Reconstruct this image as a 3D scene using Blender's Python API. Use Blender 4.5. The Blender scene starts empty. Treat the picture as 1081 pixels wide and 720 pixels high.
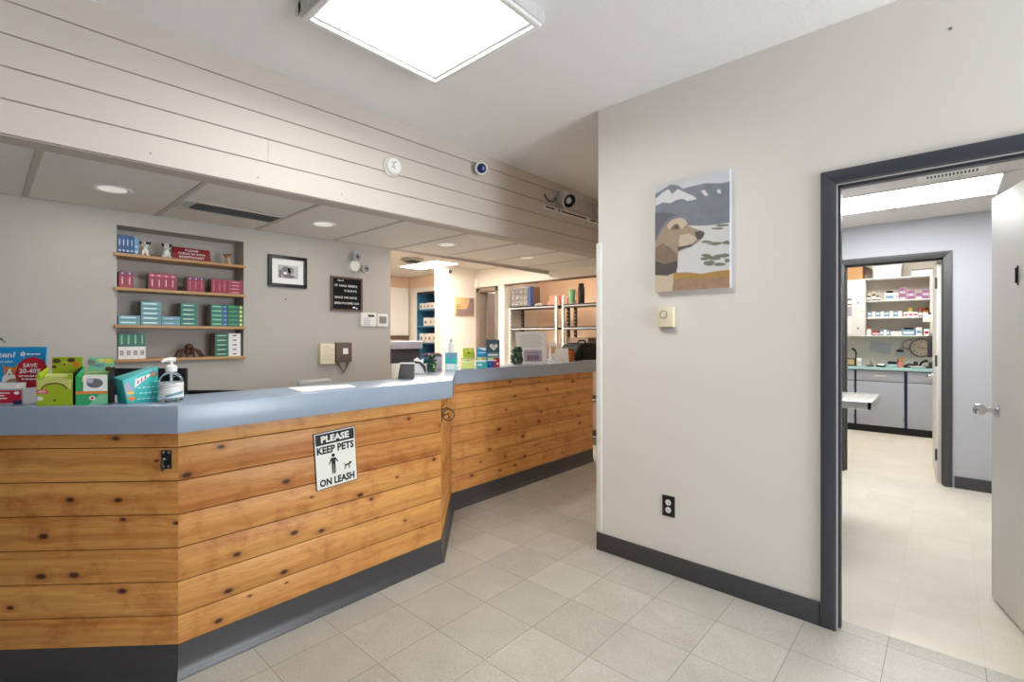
import bpy, bmesh, math, random
from mathutils import Vector, Matrix
random.seed(7)
S = bpy.context.scene
COL = S.collection
PI = math.pi
R = math.radians

# ------------------------------------------------------------------ materials
def lin(c):
    c = c / 255.0
    return c / 12.92 if c <= .04045 else ((c + .055) / 1.055) ** 2.4
def rgb(t): return (lin(t[0]), lin(t[1]), lin(t[2]), 1)
def nd(nt, typ, **kw):
    n = nt.nodes.new(typ)
    for k, v in kw.items(): setattr(n, k, v)
    return n
def setin(nt, sock, v):
    if isinstance(v, bpy.types.NodeSocket): nt.links.new(v, sock)
    else: sock.default_value = v
def mth(nt, op, a, b=0.0, c=None):
    n = nd(nt, 'ShaderNodeMath', operation=op)
    setin(nt, n.inputs[0], a); setin(nt, n.inputs[1], b)
    if c is not None: setin(nt, n.inputs[2], c)
    return n.outputs[0]
def mixc(nt, f, a, b, mode='MIX'):
    n = nd(nt, 'ShaderNodeMix', data_type='RGBA', blend_type=mode)
    setin(nt, n.inputs[0], f); setin(nt, n.inputs[6], a); setin(nt, n.inputs[7], b)
    return n.outputs[2]
def base_mat(name):
    m = bpy.data.materials.new(name); m.use_nodes = True
    nt = m.node_tree
    return m, nt, nt.nodes['Principled BSDF']
def mat(name, col, rough=.5, metal=0.0, var=.06, scale=9.0, bump=0.0, bscale=120.0, spec=.5):
    """A painted/plastic surface: base colour with a faint noise variation, optional fine bump."""
    m, nt, p = base_mat(name)
    tc = nd(nt, 'ShaderNodeTexCoord')
    n = nd(nt, 'ShaderNodeTexNoise'); n.inputs['Scale'].default_value = scale; n.inputs['Detail'].default_value = 4
    nt.links.new(tc.outputs['Object'], n.inputs['Vector'])
    c = rgb(col)
    d = tuple(max(0, x * (1 - var)) for x in c[:3]) + (1,)
    l = tuple(min(1, x * (1 + var)) for x in c[:3]) + (1,)
    nt.links.new(mixc(nt, n.outputs['Fac'], d, l), p.inputs['Base Color'])
    p.inputs['Roughness'].default_value = rough; p.inputs['Metallic'].default_value = metal
    p.inputs['Specular IOR Level'].default_value = spec
    if bump:
        b = nd(nt, 'ShaderNodeTexNoise'); b.inputs['Scale'].default_value = bscale; b.inputs['Detail'].default_value = 3
        nt.links.new(tc.outputs['Object'], b.inputs['Vector'])
        bn = nd(nt, 'ShaderNodeBump'); bn.inputs['Strength'].default_value = bump; bn.inputs['Distance'].default_value = .004
        nt.links.new(b.outputs['Fac'], bn.inputs['Height']); nt.links.new(bn.outputs['Normal'], p.inputs['Normal'])
    return m
def emit(name, col, strength):
    m, nt, p = base_mat(name)
    p.inputs['Base Color'].default_value = rgb((240, 240, 240))
    p.inputs['Emission Color'].default_value = (col[0], col[1], col[2], 1)
    p.inputs['Emission Strength'].default_value = strength
    return m
def glass(name, col=(235, 240, 245)):
    m, nt, p = base_mat(name)
    p.inputs['Base Color'].default_value = rgb(col)
    p.inputs['Transmission Weight'].default_value = 1.0
    p.inputs['Roughness'].default_value = .03; p.inputs['IOR'].default_value = 1.2
    return m

def tile_mat(name, c1, c2, line, size, ox, oy, lw, linestr):
    m, nt, p = base_mat(name)
    tc = nd(nt, 'ShaderNodeTexCoord'); sp = nd(nt, 'ShaderNodeSeparateXYZ')
    nt.links.new(tc.outputs['Object'], sp.inputs[0])
    u = mth(nt, 'DIVIDE', mth(nt, 'SUBTRACT', sp.outputs[0], ox), size)
    v = mth(nt, 'DIVIDE', mth(nt, 'SUBTRACT', sp.outputs[1], oy), size)
    def edge(t):
        f = mth(nt, 'FRACT', t)
        a = mth(nt, 'ABSOLUTE', mth(nt, 'SUBTRACT', f, .5))
        return mth(nt, 'GREATER_THAN', a, .5 - lw / size)
    ln = mth(nt, 'MAXIMUM', edge(u), edge(v))
    cb = nd(nt, 'ShaderNodeCombineXYZ')
    setin(nt, cb.inputs[0], mth(nt, 'FLOOR', u)); setin(nt, cb.inputs[1], mth(nt, 'FLOOR', v))
    wn = nd(nt, 'ShaderNodeTexWhiteNoise', noise_dimensions='2D'); nt.links.new(cb.outputs[0], wn.inputs['Vector'])
    # each tile's marbling runs its own way
    off = nd(nt, 'ShaderNodeVectorMath', operation='MULTIPLY_ADD')
    nt.links.new(wn.outputs['Color'], off.inputs[0]); off.inputs[1].default_value = (7, 7, 7); nt.links.new(tc.outputs['Object'], off.inputs[2])
    n1 = nd(nt, 'ShaderNodeTexNoise'); n1.inputs['Scale'].default_value = 160; n1.inputs['Detail'].default_value = 4; n1.inputs['Roughness'].default_value = .7
    nt.links.new(off.outputs[0], n1.inputs['Vector'])
    n2 = nd(nt, 'ShaderNodeTexNoise'); n2.inputs['Scale'].default_value = 6; n2.inputs['Detail'].default_value = 5
    nt.links.new(off.outputs[0], n2.inputs['Vector'])
    f = mth(nt, 'ADD', mth(nt, 'MULTIPLY', n1.outputs['Fac'], .75), mth(nt, 'MULTIPLY', n2.outputs['Fac'], .25))
    f = mth(nt, 'ADD', mth(nt, 'MULTIPLY', mth(nt, 'SUBTRACT', f, .5), 3.2), .5)
    f = mth(nt, 'ADD', f, mth(nt, 'MULTIPLY', mth(nt, 'SUBTRACT', wn.outputs['Value'], .5), .3))
    cl = nd(nt, 'ShaderNodeClamp'); setin(nt, cl.inputs[0], f)
    c = mixc(nt, cl.outputs[0], rgb(c1), rgb(c2))
    c = mixc(nt, mth(nt, 'MULTIPLY', ln, linestr), c, rgb(line))
    nt.links.new(c, p.inputs['Base Color'])
    p.inputs['Roughness'].default_value = .42
    bn = nd(nt, 'ShaderNodeBump'); bn.inputs['Strength'].default_value = .25; bn.inputs['Distance'].default_value = .001
    setin(nt, bn.inputs['Height'], mth(nt, 'SUBTRACT', mth(nt, 'MULTIPLY', n2.outputs['Fac'], .6), ln))
    nt.links.new(bn.outputs['Normal'], p.inputs['Normal'])
    return m

def wood_mat(name, light, dark, knot, pitch=.131, z0=.113, knots=True, rough=.45):
    """Horizontal pine boards: X along the board, Z up; each board has its own grain, tone and knots."""
    m, nt, p = base_mat(name)
    tc = nd(nt, 'ShaderNodeTexCoord'); sp = nd(nt, 'ShaderNodeSeparateXYZ'); oi = nd(nt, 'ShaderNodeObjectInfo')
    nt.links.new(tc.outputs['Object'], sp.inputs[0])
    row = mth(nt, 'FLOOR', mth(nt, 'DIVIDE', mth(nt, 'SUBTRACT', sp.outputs[2], z0), pitch))
    seed = mth(nt, 'ADD', row, mth(nt, 'MULTIPLY', oi.outputs['Random'], 91.0))
    wn = nd(nt, 'ShaderNodeTexWhiteNoise', noise_dimensions='1D'); setin(nt, wn.inputs['W'], seed)
    ox = mth(nt, 'MULTIPLY', wn.outputs['Value'], 37.0)
    kv = nd(nt, 'ShaderNodeCombineXYZ')
    setin(nt, kv.inputs[0], mth(nt, 'ADD', mth(nt, 'MULTIPLY', sp.outputs[0], 4.2), ox))
    setin(nt, kv.inputs[1], mth(nt, 'ADD', mth(nt, 'MULTIPLY', sp.outputs[2], 7.4), ox))
    vo = nd(nt, 'ShaderNodeTexVoronoi', voronoi_dimensions='2D'); vo.inputs['Scale'].default_value = 1.0
    nt.links.new(kv.outputs[0], vo.inputs['Vector'])
    dist = vo.outputs['Distance']
    near = nd(nt, 'ShaderNodeMapRange', interpolation_type='SMOOTHERSTEP')
    setin(nt, near.inputs['Value'], dist); near.inputs['From Min'].default_value = 0; near.inputs['From Max'].default_value = .45
    near.inputs['To Min'].default_value = 1; near.inputs['To Max'].default_value = 0
    gv = nd(nt, 'ShaderNodeCombineXYZ')
    setin(nt, gv.inputs[0], mth(nt, 'ADD', mth(nt, 'MULTIPLY', sp.outputs[0], .6), ox))
    setin(nt, gv.inputs[1], mth(nt, 'ADD', mth(nt, 'MULTIPLY', sp.outputs[2], 26.0), mth(nt, 'MULTIPLY', near.outputs[0], .4)))
    setin(nt, gv.inputs[2], seed)
    g = nd(nt, 'ShaderNodeTexNoise'); g.inputs['Scale'].default_value = 1.6; g.inputs['Detail'].default_value = 6; g.inputs['Roughness'].default_value = .6; g.inputs['Distortion'].default_value = .12
    nt.links.new(gv.outputs[0], g.inputs['Vector'])
    gr = nd(nt, 'ShaderNodeMapRange'); setin(nt, gr.inputs['Value'], g.outputs['Fac'])
    gr.inputs['From Min'].default_value = .33; gr.inputs['From Max'].default_value = .68
    big = nd(nt, 'ShaderNodeTexNoise'); big.inputs['Scale'].default_value = .9; big.inputs['Detail'].default_value = 3
    nt.links.new(gv.outputs[0], big.inputs['Vector'])
    bigr = nd(nt, 'ShaderNodeMapRange'); setin(nt, bigr.inputs['Value'], big.outputs['Fac']); bigr.inputs['From Min'].default_value = .42; bigr.inputs['From Max'].default_value = .75
    f = mth(nt, 'ADD', mth(nt, 'MULTIPLY', gr.outputs[0], .45), mth(nt, 'ADD', mth(nt, 'MULTIPLY', wn.outputs['Value'], .25), mth(nt, 'MULTIPLY', bigr.outputs[0], .45)))
    c = mixc(nt, f, rgb(light), rgb(dark))
    if knots:
        # a knot in about half of the cells, ragged dark disc with a soft halo
        pick = nd(nt, 'ShaderNodeSeparateColor'); nt.links.new(vo.outputs['Color'], pick.inputs[0])
        has = mth(nt, 'LESS_THAN', pick.outputs[0], .62)
        rad = mth(nt, 'ADD', mth(nt, 'MULTIPLY', pick.outputs[1], .07), .025)
        kn = nd(nt, 'ShaderNodeMapRange', interpolation_type='SMOOTHSTEP')
        setin(nt, kn.inputs['Value'], mth(nt, 'ADD', dist, mth(nt, 'MULTIPLY', mth(nt, 'SUBTRACT', g.outputs['Fac'], .5), .05)))
        setin(nt, kn.inputs['From Min'], mth(nt, 'MULTIPLY', rad, .45)); setin(nt, kn.inputs['From Max'], mth(nt, 'ADD', rad, .03))
        kn.inputs['To Min'].default_value = 1; kn.inputs['To Max'].default_value = 0
        halo = nd(nt, 'ShaderNodeMapRange', interpolation_type='SMOOTHSTEP')
        setin(nt, halo.inputs['Value'], dist); setin(nt, halo.inputs['From Min'], rad); setin(nt, halo.inputs['From Max'], mth(nt, 'MULTIPLY', rad, 3.4))
        halo.inputs['To Min'].default_value = .3; halo.inputs['To Max'].default_value = 0
        c = mixc(nt, mth(nt, 'MULTIPLY', halo.outputs[0], has), c, rgb(dark), 'MULTIPLY')
        c = mixc(nt, mth(nt, 'MULTIPLY', kn.outputs[0], has), c, rgb(knot))
    if knots:
        # handling dirt and scuffs, worn into the boards in blotches
        dn = nd(nt, 'ShaderNodeTexNoise'); dn.inputs['Scale'].default_value = 5.5; dn.inputs['Detail'].default_value = 8; dn.inputs['Roughness'].default_value = .72
        nt.links.new(tc.outputs['Object'], dn.inputs['Vector'])
        dm = nd(nt, 'ShaderNodeMapRange'); setin(nt, dm.inputs['Value'], dn.outputs['Fac']); dm.inputs['From Min'].default_value = .5; dm.inputs['From Max'].default_value = .7; dm.inputs['To Max'].default_value = .7
        c = mixc(nt, dm.outputs[0], c, rgb((190, 134, 86)), 'MULTIPLY')
        fn = nd(nt, 'ShaderNodeMapping'); fn.inputs['Scale'].default_value = (9, 9, 150); nt.links.new(tc.outputs['Object'], fn.inputs[0])
        ft = nd(nt, 'ShaderNodeTexNoise'); ft.inputs['Scale'].default_value = 1.0; ft.inputs['Detail'].default_value = 5; nt.links.new(fn.outputs[0], ft.inputs['Vector'])
        fm = nd(nt, 'ShaderNodeMapRange'); setin(nt, fm.inputs['Value'], ft.outputs['Fac']); fm.inputs['From Min'].default_value = .5; fm.inputs['From Max'].default_value = .72; fm.inputs['To Max'].default_value = .4
        c = mixc(nt, fm.outputs[0], c, rgb((200, 150, 104)), 'MULTIPLY')
    nt.links.new(c, p.inputs['Base Color'])
    p.inputs['Roughness'].default_value = rough
    bn = nd(nt, 'ShaderNodeBump'); bn.inputs['Strength'].default_value = .12; bn.inputs['Distance'].default_value = .002
    nt.links.new(g.outputs['Fac'], bn.inputs['Height']); nt.links.new(bn.outputs['Normal'], p.inputs['Normal'])
    return m

def scuffed(name, base, scuff, amount=.62, rough=.38):
    m, nt, p = base_mat(name)
    tc = nd(nt, 'ShaderNodeTexCoord'); mp = nd(nt, 'ShaderNodeMapping'); mp.inputs['Scale'].default_value = (2.2, 2.2, 26)
    nt.links.new(tc.outputs['Object'], mp.inputs[0])
    n = nd(nt, 'ShaderNodeTexNoise'); n.inputs['Scale'].default_value = 2.4; n.inputs['Detail'].default_value = 7; n.inputs['Roughness'].default_value = .7
    nt.links.new(mp.outputs[0], n.inputs['Vector'])
    r = nd(nt, 'ShaderNodeMapRange'); setin(nt, r.inputs['Value'], n.outputs['Fac']); r.inputs['From Min'].default_value = amount; r.inputs['From Max'].default_value = amount + .1
    nt.links.new(mixc(nt, r.outputs[0], rgb(base), rgb(scuff)), p.inputs['Base Color'])
    p.inputs['Roughness'].default_value = rough
    return m

M = {}
M['wall'] = mat('painted wall warm grey', (230, 226, 220), .6, var=.015, scale=2, bump=.06, bscale=70)
M['wall_rec'] = mat('reception wall grey', (186, 181, 175), .6, var=.015, scale=2, bump=.06, bscale=70)
M['wall_cool'] = mat('cool grey exam wall', (190, 192, 197), .6, var=.015, scale=2, bump=.05, bscale=70)
M['wall_white'] = mat('white wall', (236, 230, 222), .6, var=.015, scale=2)
M['wall_taupe'] = mat('lab wall', (214, 206, 196), .6, var=.02, scale=2)
M['wall_far'] = mat('darkened taupe lobby wall', (110, 100, 92), .6, var=.02, scale=2)  # unseen wall, toned dark to cut fill light on the counter
M['wall_peach'] = mat('peach wall', (236, 212, 190), .6, var=.02, scale=2)
M['ceiling'] = mat('stippled white ceiling', (240, 240, 241), .8, var=.02, scale=60, bump=.5, bscale=95)
M['tileceil'] = mat('lay-in ceiling tile', (222, 218, 213), .8, var=.03, scale=40, bump=.25, bscale=140)
M['tbar'] = mat('ceiling grid bar', (190, 180, 172), .6)
M['soffit'] = mat('painted shiplap', (208, 199, 190), .5, var=.02, scale=3)
M['groove'] = mat('shiplap groove', (164, 150, 140), .7)
M['floor'] = tile_mat('lobby vinyl tile', (168, 164, 153), (204, 201, 191), (112, 108, 100), .305, -1.41, 1.394, .0013, .9)
M['floor_exam'] = tile_mat('cream exam tile', (216, 207, 190), (234, 228, 214), (196, 186, 170), .305, -.19, 2.71, .0008, .5)
M['wood'] = wood_mat('knotty pine boards', (230, 172, 98), (184, 114, 50), (70, 38, 18))
M['seam'] = mat('board seam shadow gap', (62, 36, 16), .8)
M['shelfwood'] = wood_mat('pine shelf', (206, 166, 118), (176, 130, 84), (90, 55, 30), pitch=10, z0=-5, knots=False)
M['laminate'] = mat('pale blue laminate', (150, 165, 184), .24, var=.02, scale=14)
M['kick'] = scuffed('black rubber kickboard', (64, 63, 66), (128, 126, 126), .66, .32)
M['base'] = mat('charcoal baseboard', (66, 66, 70), .45, var=.05)
M['frame'] = mat('slate door frame paint', (64, 65, 76), .35, var=.04)
M['frame2'] = mat('charcoal door frame paint', (72, 72, 72), .4, var=.04)
M['brown'] = mat('taupe door paint', (124, 110, 100), .5)
M['door'] = mat('off-white door paint', (234, 229, 222), .45, var=.01, scale=3)
M['white'] = mat('white plastic', (236, 236, 232), .4, var=.02)
M['whitemetal'] = mat('white enamel', (238, 238, 238), .35, var=.01)
M['fixture'] = mat('fixture enamel grey white', (208, 208, 208), .4, var=.01)
M['clockface'] = mat('pale clock face', (226, 202, 184), .5)
M['cream'] = mat('cream plastic', (234, 224, 192), .45)
M['black'] = mat('black plastic', (22, 22, 24), .42)
M['blackmat'] = mat('matt black', (14, 14, 16), .75)
M['dark'] = mat('dark grey plastic', (58, 57, 58), .5)
M['grey'] = mat('mid grey plastic', (136, 134, 134), .5)
M['lgrey'] = mat('light grey plastic', (190, 190, 196), .5)
M['steel'] = mat('brushed steel', (205, 205, 205), .28, 1.0, var=.05, scale=30)
M['chrome'] = mat('satin chrome', (220, 220, 222), .16, 1.0, var=.02)
M['paper'] = mat('white paper', (242, 241, 240), .7, var=.01)
M['ink'] = mat('black ink', (24, 24, 26), .6)
M['inkgrey'] = mat('grey ink', (112, 112, 118), .6)
M['signwhite'] = mat('sign white', (236, 236, 230), .4, var=.01)
M['brownboard'] = mat('walnut frame', (104, 84, 72), .5)
M['felt'] = mat('black felt letterboard', (14, 13, 14), .9)
M['boxblue'] = mat('blue carton', (34, 92, 146), .45)
M['boxlblue'] = mat('pale blue carton', (118, 164, 196), .45)
M['boxnavy'] = mat('navy carton', (22, 42, 84), .45)
M['red'] = mat('crimson carton', (156, 48, 72), .45)
M['pinkred'] = mat('rose carton band', (196, 98, 120), .45)
M['purple'] = mat('purple carton top', (92, 62, 122), .45)
M['brownside'] = mat('kraft carton side', (126, 108, 98), .6)
M['teal'] = mat('teal carton', (44, 120, 114), .45)
M['green'] = mat('dark green carton', (40, 104, 88), .45)
M['aqua'] = mat('aqua carton', (110, 158, 172), .45)
M['turq'] = mat('turquoise carton', (60, 190, 190), .4)
M['turqlight'] = mat('pale turquoise print', (196, 238, 236), .4)
M['maroon'] = mat('maroon sign', (132, 16, 28), .4)
M['tan'] = mat('tan fur paint', (190, 140, 92), .6)
M['fawn'] = mat('fawn dog coat', (168, 148, 126), .7, var=.16, scale=40)
M['fawnlight'] = mat('pale dog coat', (204, 188, 164), .7, var=.12, scale=40)
M['fawndark'] = mat('brown dog coat', (132, 114, 98), .7, var=.25, scale=50)
M['octo'] = mat('dark brown carved wood', (74, 40, 22), .45, var=.2)
M['lime'] = mat('lime print', (172, 194, 40), .45)
M['yellow'] = mat('yellow print', (232, 206, 84), .45)
M['limelight'] = mat('pale lime print', (216, 222, 130), .45)
M['mint'] = mat('mint print', (134, 204, 160), .45)
M['midgreen'] = mat('green print', (52, 168, 104), .45)
M['orange'] = mat('orange print', (226, 132, 50), .45)
M['pawbrown'] = mat('brown print', (96, 66, 36), .5)
M['cyan'] = mat('sky blue print', (28, 148, 212), .4)
M['redprint'] = mat('red print', (188, 30, 52), .4)
M['hotpink'] = mat('pink print', (228, 84, 116), .4)
M['bluedark'] = mat('cobalt print', (20, 80, 170), .4)
M['slateblue'] = mat('slate card', (60, 84, 100), .5)
M['lilac'] = mat('lilac grey', (176, 172, 186), .5)
M['leaf'] = mat('green leaf', (58, 104, 60), .5, var=.3, scale=60)
M['leafpurple'] = mat('purple leaf', (120, 82, 110), .5, var=.3, scale=60)
M['leafdark'] = mat('dark leaf', (30, 66, 52), .5, var=.3, scale=60)
M['photo1'] = mat('sunset print', (206, 172, 128), .5, var=.35, scale=14)
M['photo2'] = mat('dusk print', (142, 118, 118), .5, var=.3, scale=12)
M['ash'] = mat('grey drawing', (140, 140, 136), .7, var=.4, scale=90)
M['sky'] = mat('overcast sky print', (206, 208, 214), .5, var=.02)
M['mount'] = mat('slate mountain print', (120, 126, 138), .5, var=.18, scale=24)
M['snow'] = mat('snow print', (214, 214, 216), .5, var=.03, scale=20)
M['earth'] = mat('russet ground print', (164, 132, 108), .6, var=.3, scale=40)
M['grassp'] = mat('ochre grass print', (176, 138, 76), .6, var=.3, scale=50)
M['branch'] = mat('pine bough print', (124, 128, 108), .6, var=.25, scale=60)
M['beanie'] = mat('grey knit print', (108, 110, 116), .8, var=.1, scale=60)
M['nose'] = mat('dark nose print', (84, 78, 78), .5)
M['cabgrey'] = mat('lavender grey cabinet', (172, 177, 190), .4, var=.02)
M['navy'] = mat('navy gap', (28, 40, 84), .5)
M['aquatop'] = mat('pale aqua laminate', (168, 204, 208), .3, var=.03)
M['cabblue'] = mat('blue cabinet interior', (62, 128, 170), .5, var=.03)
M['card'] = mat('cardboard', (214, 164, 114), .7, var=.06)
M['coral'] = mat('coral box', (232, 150, 132), .5)
M['violet'] = mat('mauve carton', (168, 120, 156), .5)
M['amber'] = mat('amber jar', (168, 88, 26), .3)
M['glassclear'] = glass('clear plastic')
M['gel'] = glass('clear gel', (214, 230, 238))
M['bin'] = mat('frosted tub', (222, 226, 232), .3)
M['seat'] = mat('grey chair fabric', (176, 174, 170), .8, bump=.2, bscale=300)
M['galv'] = mat('galvanised diffuser', (150, 152, 148), .5, .0, var=.2, scale=40)
M['lamp'] = emit('lit lobby panel', (1, .985, .96), 19)
M['lamp_exam'] = emit('lit exam panel', (.99, .99, 1), 19)
M['lamp_back'] = emit('lit treatment panel', (1, .86, .70), 22)
M['lamp_back2'] = emit('lit hall panel', (1, .88, .74), 34)
M['lamp_batten'] = emit('lit batten tube', (1, .80, .60), 14)
M['lamp_lab'] = emit('lit lab panel', (1, .96, .9), 20)
M['canlight'] = emit('recessed lamp glow', (1, .96, .9), .4)
M['blueled'] = mat('blue lens', (20, 38, 96), .2)

# ------------------------------------------------------------------ mesh builder
_tcache = {}
def text_tris(s, bold):
    k = (s, bold)
    if k not in _tcache:
        cu = bpy.data.curves.new('t', 'FONT'); cu.body = s; cu.size = 1; cu.align_x = 'CENTER'; cu.align_y = 'CENTER'
        cu.offset = bold; cu.resolution_u = 2
        ob = bpy.data.objects.new('t', cu); COL.objects.link(ob)
        dg = bpy.context.evaluated_depsgraph_get()
        me = bpy.data.meshes.new_from_object(ob.evaluated_get(dg))
        vs = [(v.co.x, v.co.y) for v in me.vertices]; fs = [tuple(p.vertices) for p in me.polygons]
        xs = [v[0] for v in vs] or [0]; ys = [v[1] for v in vs] or [0]
        cx, cy = (min(xs) + max(xs)) / 2, (min(ys) + max(ys)) / 2
        w, h = max(xs) - min(xs) or 1, max(ys) - min(ys) or 1
        _tcache[k] = ([(x - cx, y - cy) for x, y in vs], fs, w, h)
        bpy.data.objects.remove(ob); bpy.data.curves.remove(cu); bpy.data.meshes.remove(me)
    return _tcache[k]

class MB:
    def __init__(s): s.bm = bmesh.new(); s.mats = []
    def mi(s, m):
        if isinstance(m, str): m = M[m]
        if m not in s.mats: s.mats.append(m)
        return s.mats.index(m)
    def face(s, pts, m):
        f = s.bm.faces.new([s.bm.verts.new(p) for p in pts]); f.material_index = s.mi(m); return f
    def hexa(s, p, m):
        v = [s.bm.verts.new(q) for q in p]; i = s.mi(m)
        for f in ((3, 2, 1, 0), (4, 5, 6, 7), (0, 1, 5, 4), (1, 2, 6, 5), (2, 3, 7, 6), (3, 0, 4, 7)):
            s.bm.faces.new([v[k] for k in f]).material_index = i
        return s
    def box(s, x0, x1, y0, y1, z0, z1, m):
        return s.hexa([(x0, y0, z0), (x1, y0, z0), (x1, y1, z0), (x0, y1, z0), (x0, y0, z1), (x1, y0, z1), (x1, y1, z1), (x0, y1, z1)], m)
    def prism(s, poly, z0, z1, m, f=None):
        """polygon (x,y) extruded z0..z1; f maps (x,y,z) to 3-D."""
        f = f or (lambda x, y, z: (x, y, z))
        a = [s.bm.verts.new(f(x, y, z0)) for x, y in poly]; b = [s.bm.verts.new(f(x, y, z1)) for x, y in poly]
        i = s.mi(m); n = len(poly)
        s.bm.faces.new(a[::-1]).material_index = i; s.bm.faces.new(b).material_index = i
        for k in range(n): s.bm.faces.new([a[k], a[(k + 1) % n], b[(k + 1) % n], b[k]]).material_index = i
        return s
    def lathe(s, prof, m, c=(0, 0, 0), axis='z', n=20, arc=None):
        """prof: (radius, height) list; spun about an axis through c."""
        i = s.mi(m); rings = []
        for r, h in prof:
            ring = []
            for k in range(n):
                a = 2 * PI * k / n; x, y = r * math.cos(a), r * math.sin(a)
                p = {'z': (x, y, h), 'y': (x, -h, y), 'x': (h, x, y)}[axis]
                ring.append(s.bm.verts.new((c[0] + p[0], c[1] + p[1], c[2] + p[2])))
            rings.append(ring)
        for a, b in zip(rings, rings[1:]):
            for k in range(n):
                fc = s.bm.faces.new([a[k], a[(k + 1) % n], b[(k + 1) % n], b[k]]); fc.material_index = i; fc.smooth = True
        s.bm.faces.new(rings[0][::-1]).material_index = i; s.bm.faces.new(rings[-1]).material_index = i
        return s
    def ball(s, c, r, m, n=10, rot=None):
        if not isinstance(r, tuple): r = (r, r, r)
        i = s.mi(m); g = bmesh.ops.create_uvsphere(s.bm, u_segments=n + 4, v_segments=n, radius=1)
        mt = Matrix.Translation(c) @ (rot or Matrix()) @ Matrix.Diagonal((*r, 1))
        bmesh.ops.transform(s.bm, matrix=mt, verts=g['verts'])
        for v in g['verts']:
            for f in v.link_faces: f.material_index = i; f.smooth = True
        return s
    def tube(s, pts, r, m, n=8):
        pts = [Vector(p) for p in pts]; i = s.mi(m); rings = []
        rr = r if isinstance(r, (list, tuple)) else [r] * len(pts)
        prev = None
        for k, p in enumerate(pts):
            d = (pts[min(k + 1, len(pts) - 1)] - pts[max(k - 1, 0)]).normalized()
            up = prev or (Vector((0, 0, 1)) if abs(d.z) < .9 else Vector((1, 0, 0)))
            a = d.cross(up).normalized(); b = a.cross(d).normalized(); prev = b
            rings.append([s.bm.verts.new(p + (a * math.cos(2 * PI * q / n) + b * math.sin(2 * PI * q / n)) * rr[k]) for q in range(n)])
        for a, b in zip(rings, rings[1:]):
            for q in range(n):
                fc = s.bm.faces.new([a[q], a[(q + 1) % n], b[(q + 1) % n], b[q]]); fc.material_index = i; fc.smooth = True
        s.bm.faces.new(rings[0][::-1]).material_index = i; s.bm.faces.new(rings[-1]).material_index = i
        return s
    def flat(s, poly, f, m):
        """a printed shape: 2-D polygon put on a surface by f(x,y)."""
        return s.face([f(x, y) for x, y in poly], m)
    def disc(s, cx, cy, rx, ry, f, m, n=20):
        return s.flat([(cx + rx * math.cos(2 * PI * k / n), cy + ry * math.sin(2 * PI * k / n)) for k in range(n)], f, m)
    def rect(s, x0, x1, y0, y1, f, m): return s.flat([(x0, y0), (x1, y0), (x1, y1), (x0, y1)], f, m)
    def text(s, t, cx, cy, w, h, f, m, bold=.01, rot=0):
        """letters fitted into a w x h field centred at cx,cy; f(x,y) puts them on the surface."""
        vs, fs, tw, th = text_tris(t, bold)
        sx = w / tw if w else h / th; sy = h / th if h else sx
        i = s.mi(m); ca, sa = math.cos(rot), math.sin(rot)
        bv = []
        for x, y in vs:
            x, y = x * sx, y * sy
            bv.append(s.bm.verts.new(f(cx + x * ca - y * sa, cy + x * sa + y * ca)))
        for q in fs:
            try: s.bm.faces.new([bv[k] for k in q]).material_index = i
            except ValueError: pass
        return s
    def xf(s, mt):
        bmesh.ops.transform(s.bm, matrix=mt, verts=s.bm.verts[:]); return s
    def build(s, name, parent=None, loc=(0, 0, 0), rotz=0.0, bev=0.0, seg=2, rot=None, ang=35):
        if bev:
            bmesh.ops.bevel(s.bm, geom=s.bm.edges[:], offset=bev, segments=seg, affect='EDGES', clamp_overlap=True, profile=.5)
        me = bpy.data.meshes.new(name); s.bm.to_mesh(me); s.bm.free()
        for m in s.mats: me.materials.append(m)
        if bev:
            for p in me.polygons: p.use_smooth = True
        me.set_sharp_from_angle(angle=R(ang))
        o = bpy.data.objects.new(name, me); COL.objects.link(o)
        o.location = loc; o.rotation_euler = rot or (0, 0, rotz)
        if parent: o.parent = parent
        return o

def tag(o, label, cat, group=None):
    o['label'] = label; o['category'] = cat
    if group: o['group'] = group
    return o
def thing(name, label, cat, loc, rotz=0.0, group=None, rot=None):
    o = bpy.data.objects.new(name, None); COL.objects.link(o); o.empty_display_size = .05
    o.location = loc; o.rotation_euler = rot or (0, 0, rotz)
    return tag(o, label, cat, group)
def struct(o):
    o['kind'] = 'structure'; return o
def dup(src, loc, label, rotz=None, group=None):
    r = src.copy(); COL.objects.link(r); r.location = loc; r['label'] = label
    if rotz is not None: r.rotation_euler = (0, 0, rotz)
    if group: r['group'] = group
    for ch in list(src.children):
        c = ch.copy(); COL.objects.link(c); c.parent = r
        for g in list(ch.children):
            d = g.copy(); COL.objects.link(d); d.parent = c
    return r
FY = lambda y: (lambda a, b: (a, y, b))      # print on a face that looks towards -Y (local front)

# ================================================================== THE SETTING
def offs(line, d):
    """offset an open polyline to its right-hand side by d (mitred)."""
    out = []
    for k, p in enumerate(line):
        p = Vector(p); ns = []
        if k: e = (p - Vector(line[k - 1])).normalized(); ns.append(Vector((e.y, -e.x)))
        if k < len(line) - 1: e = (Vector(line[k + 1]) - p).normalized(); ns.append(Vector((e.y, -e.x)))
        n = sum(ns, Vector((0, 0))).normalized()
        out.append(tuple(p + n * (d / n.dot(ns[0]))))
    return out

f = MB(); f.box(-7.2, 2.7, -2.7, 2.71, -.08, 0, 'floor'); f.box(-7.2, -1.5, 2.71, 7.2, -.08, 0, 'floor'); struct(f.build('floor'))
f = MB(); f.box(-1.5, 2.7, 2.711, 9.1, -.08, 0, 'floor_exam'); struct(f.build('floor_exam'))

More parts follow.
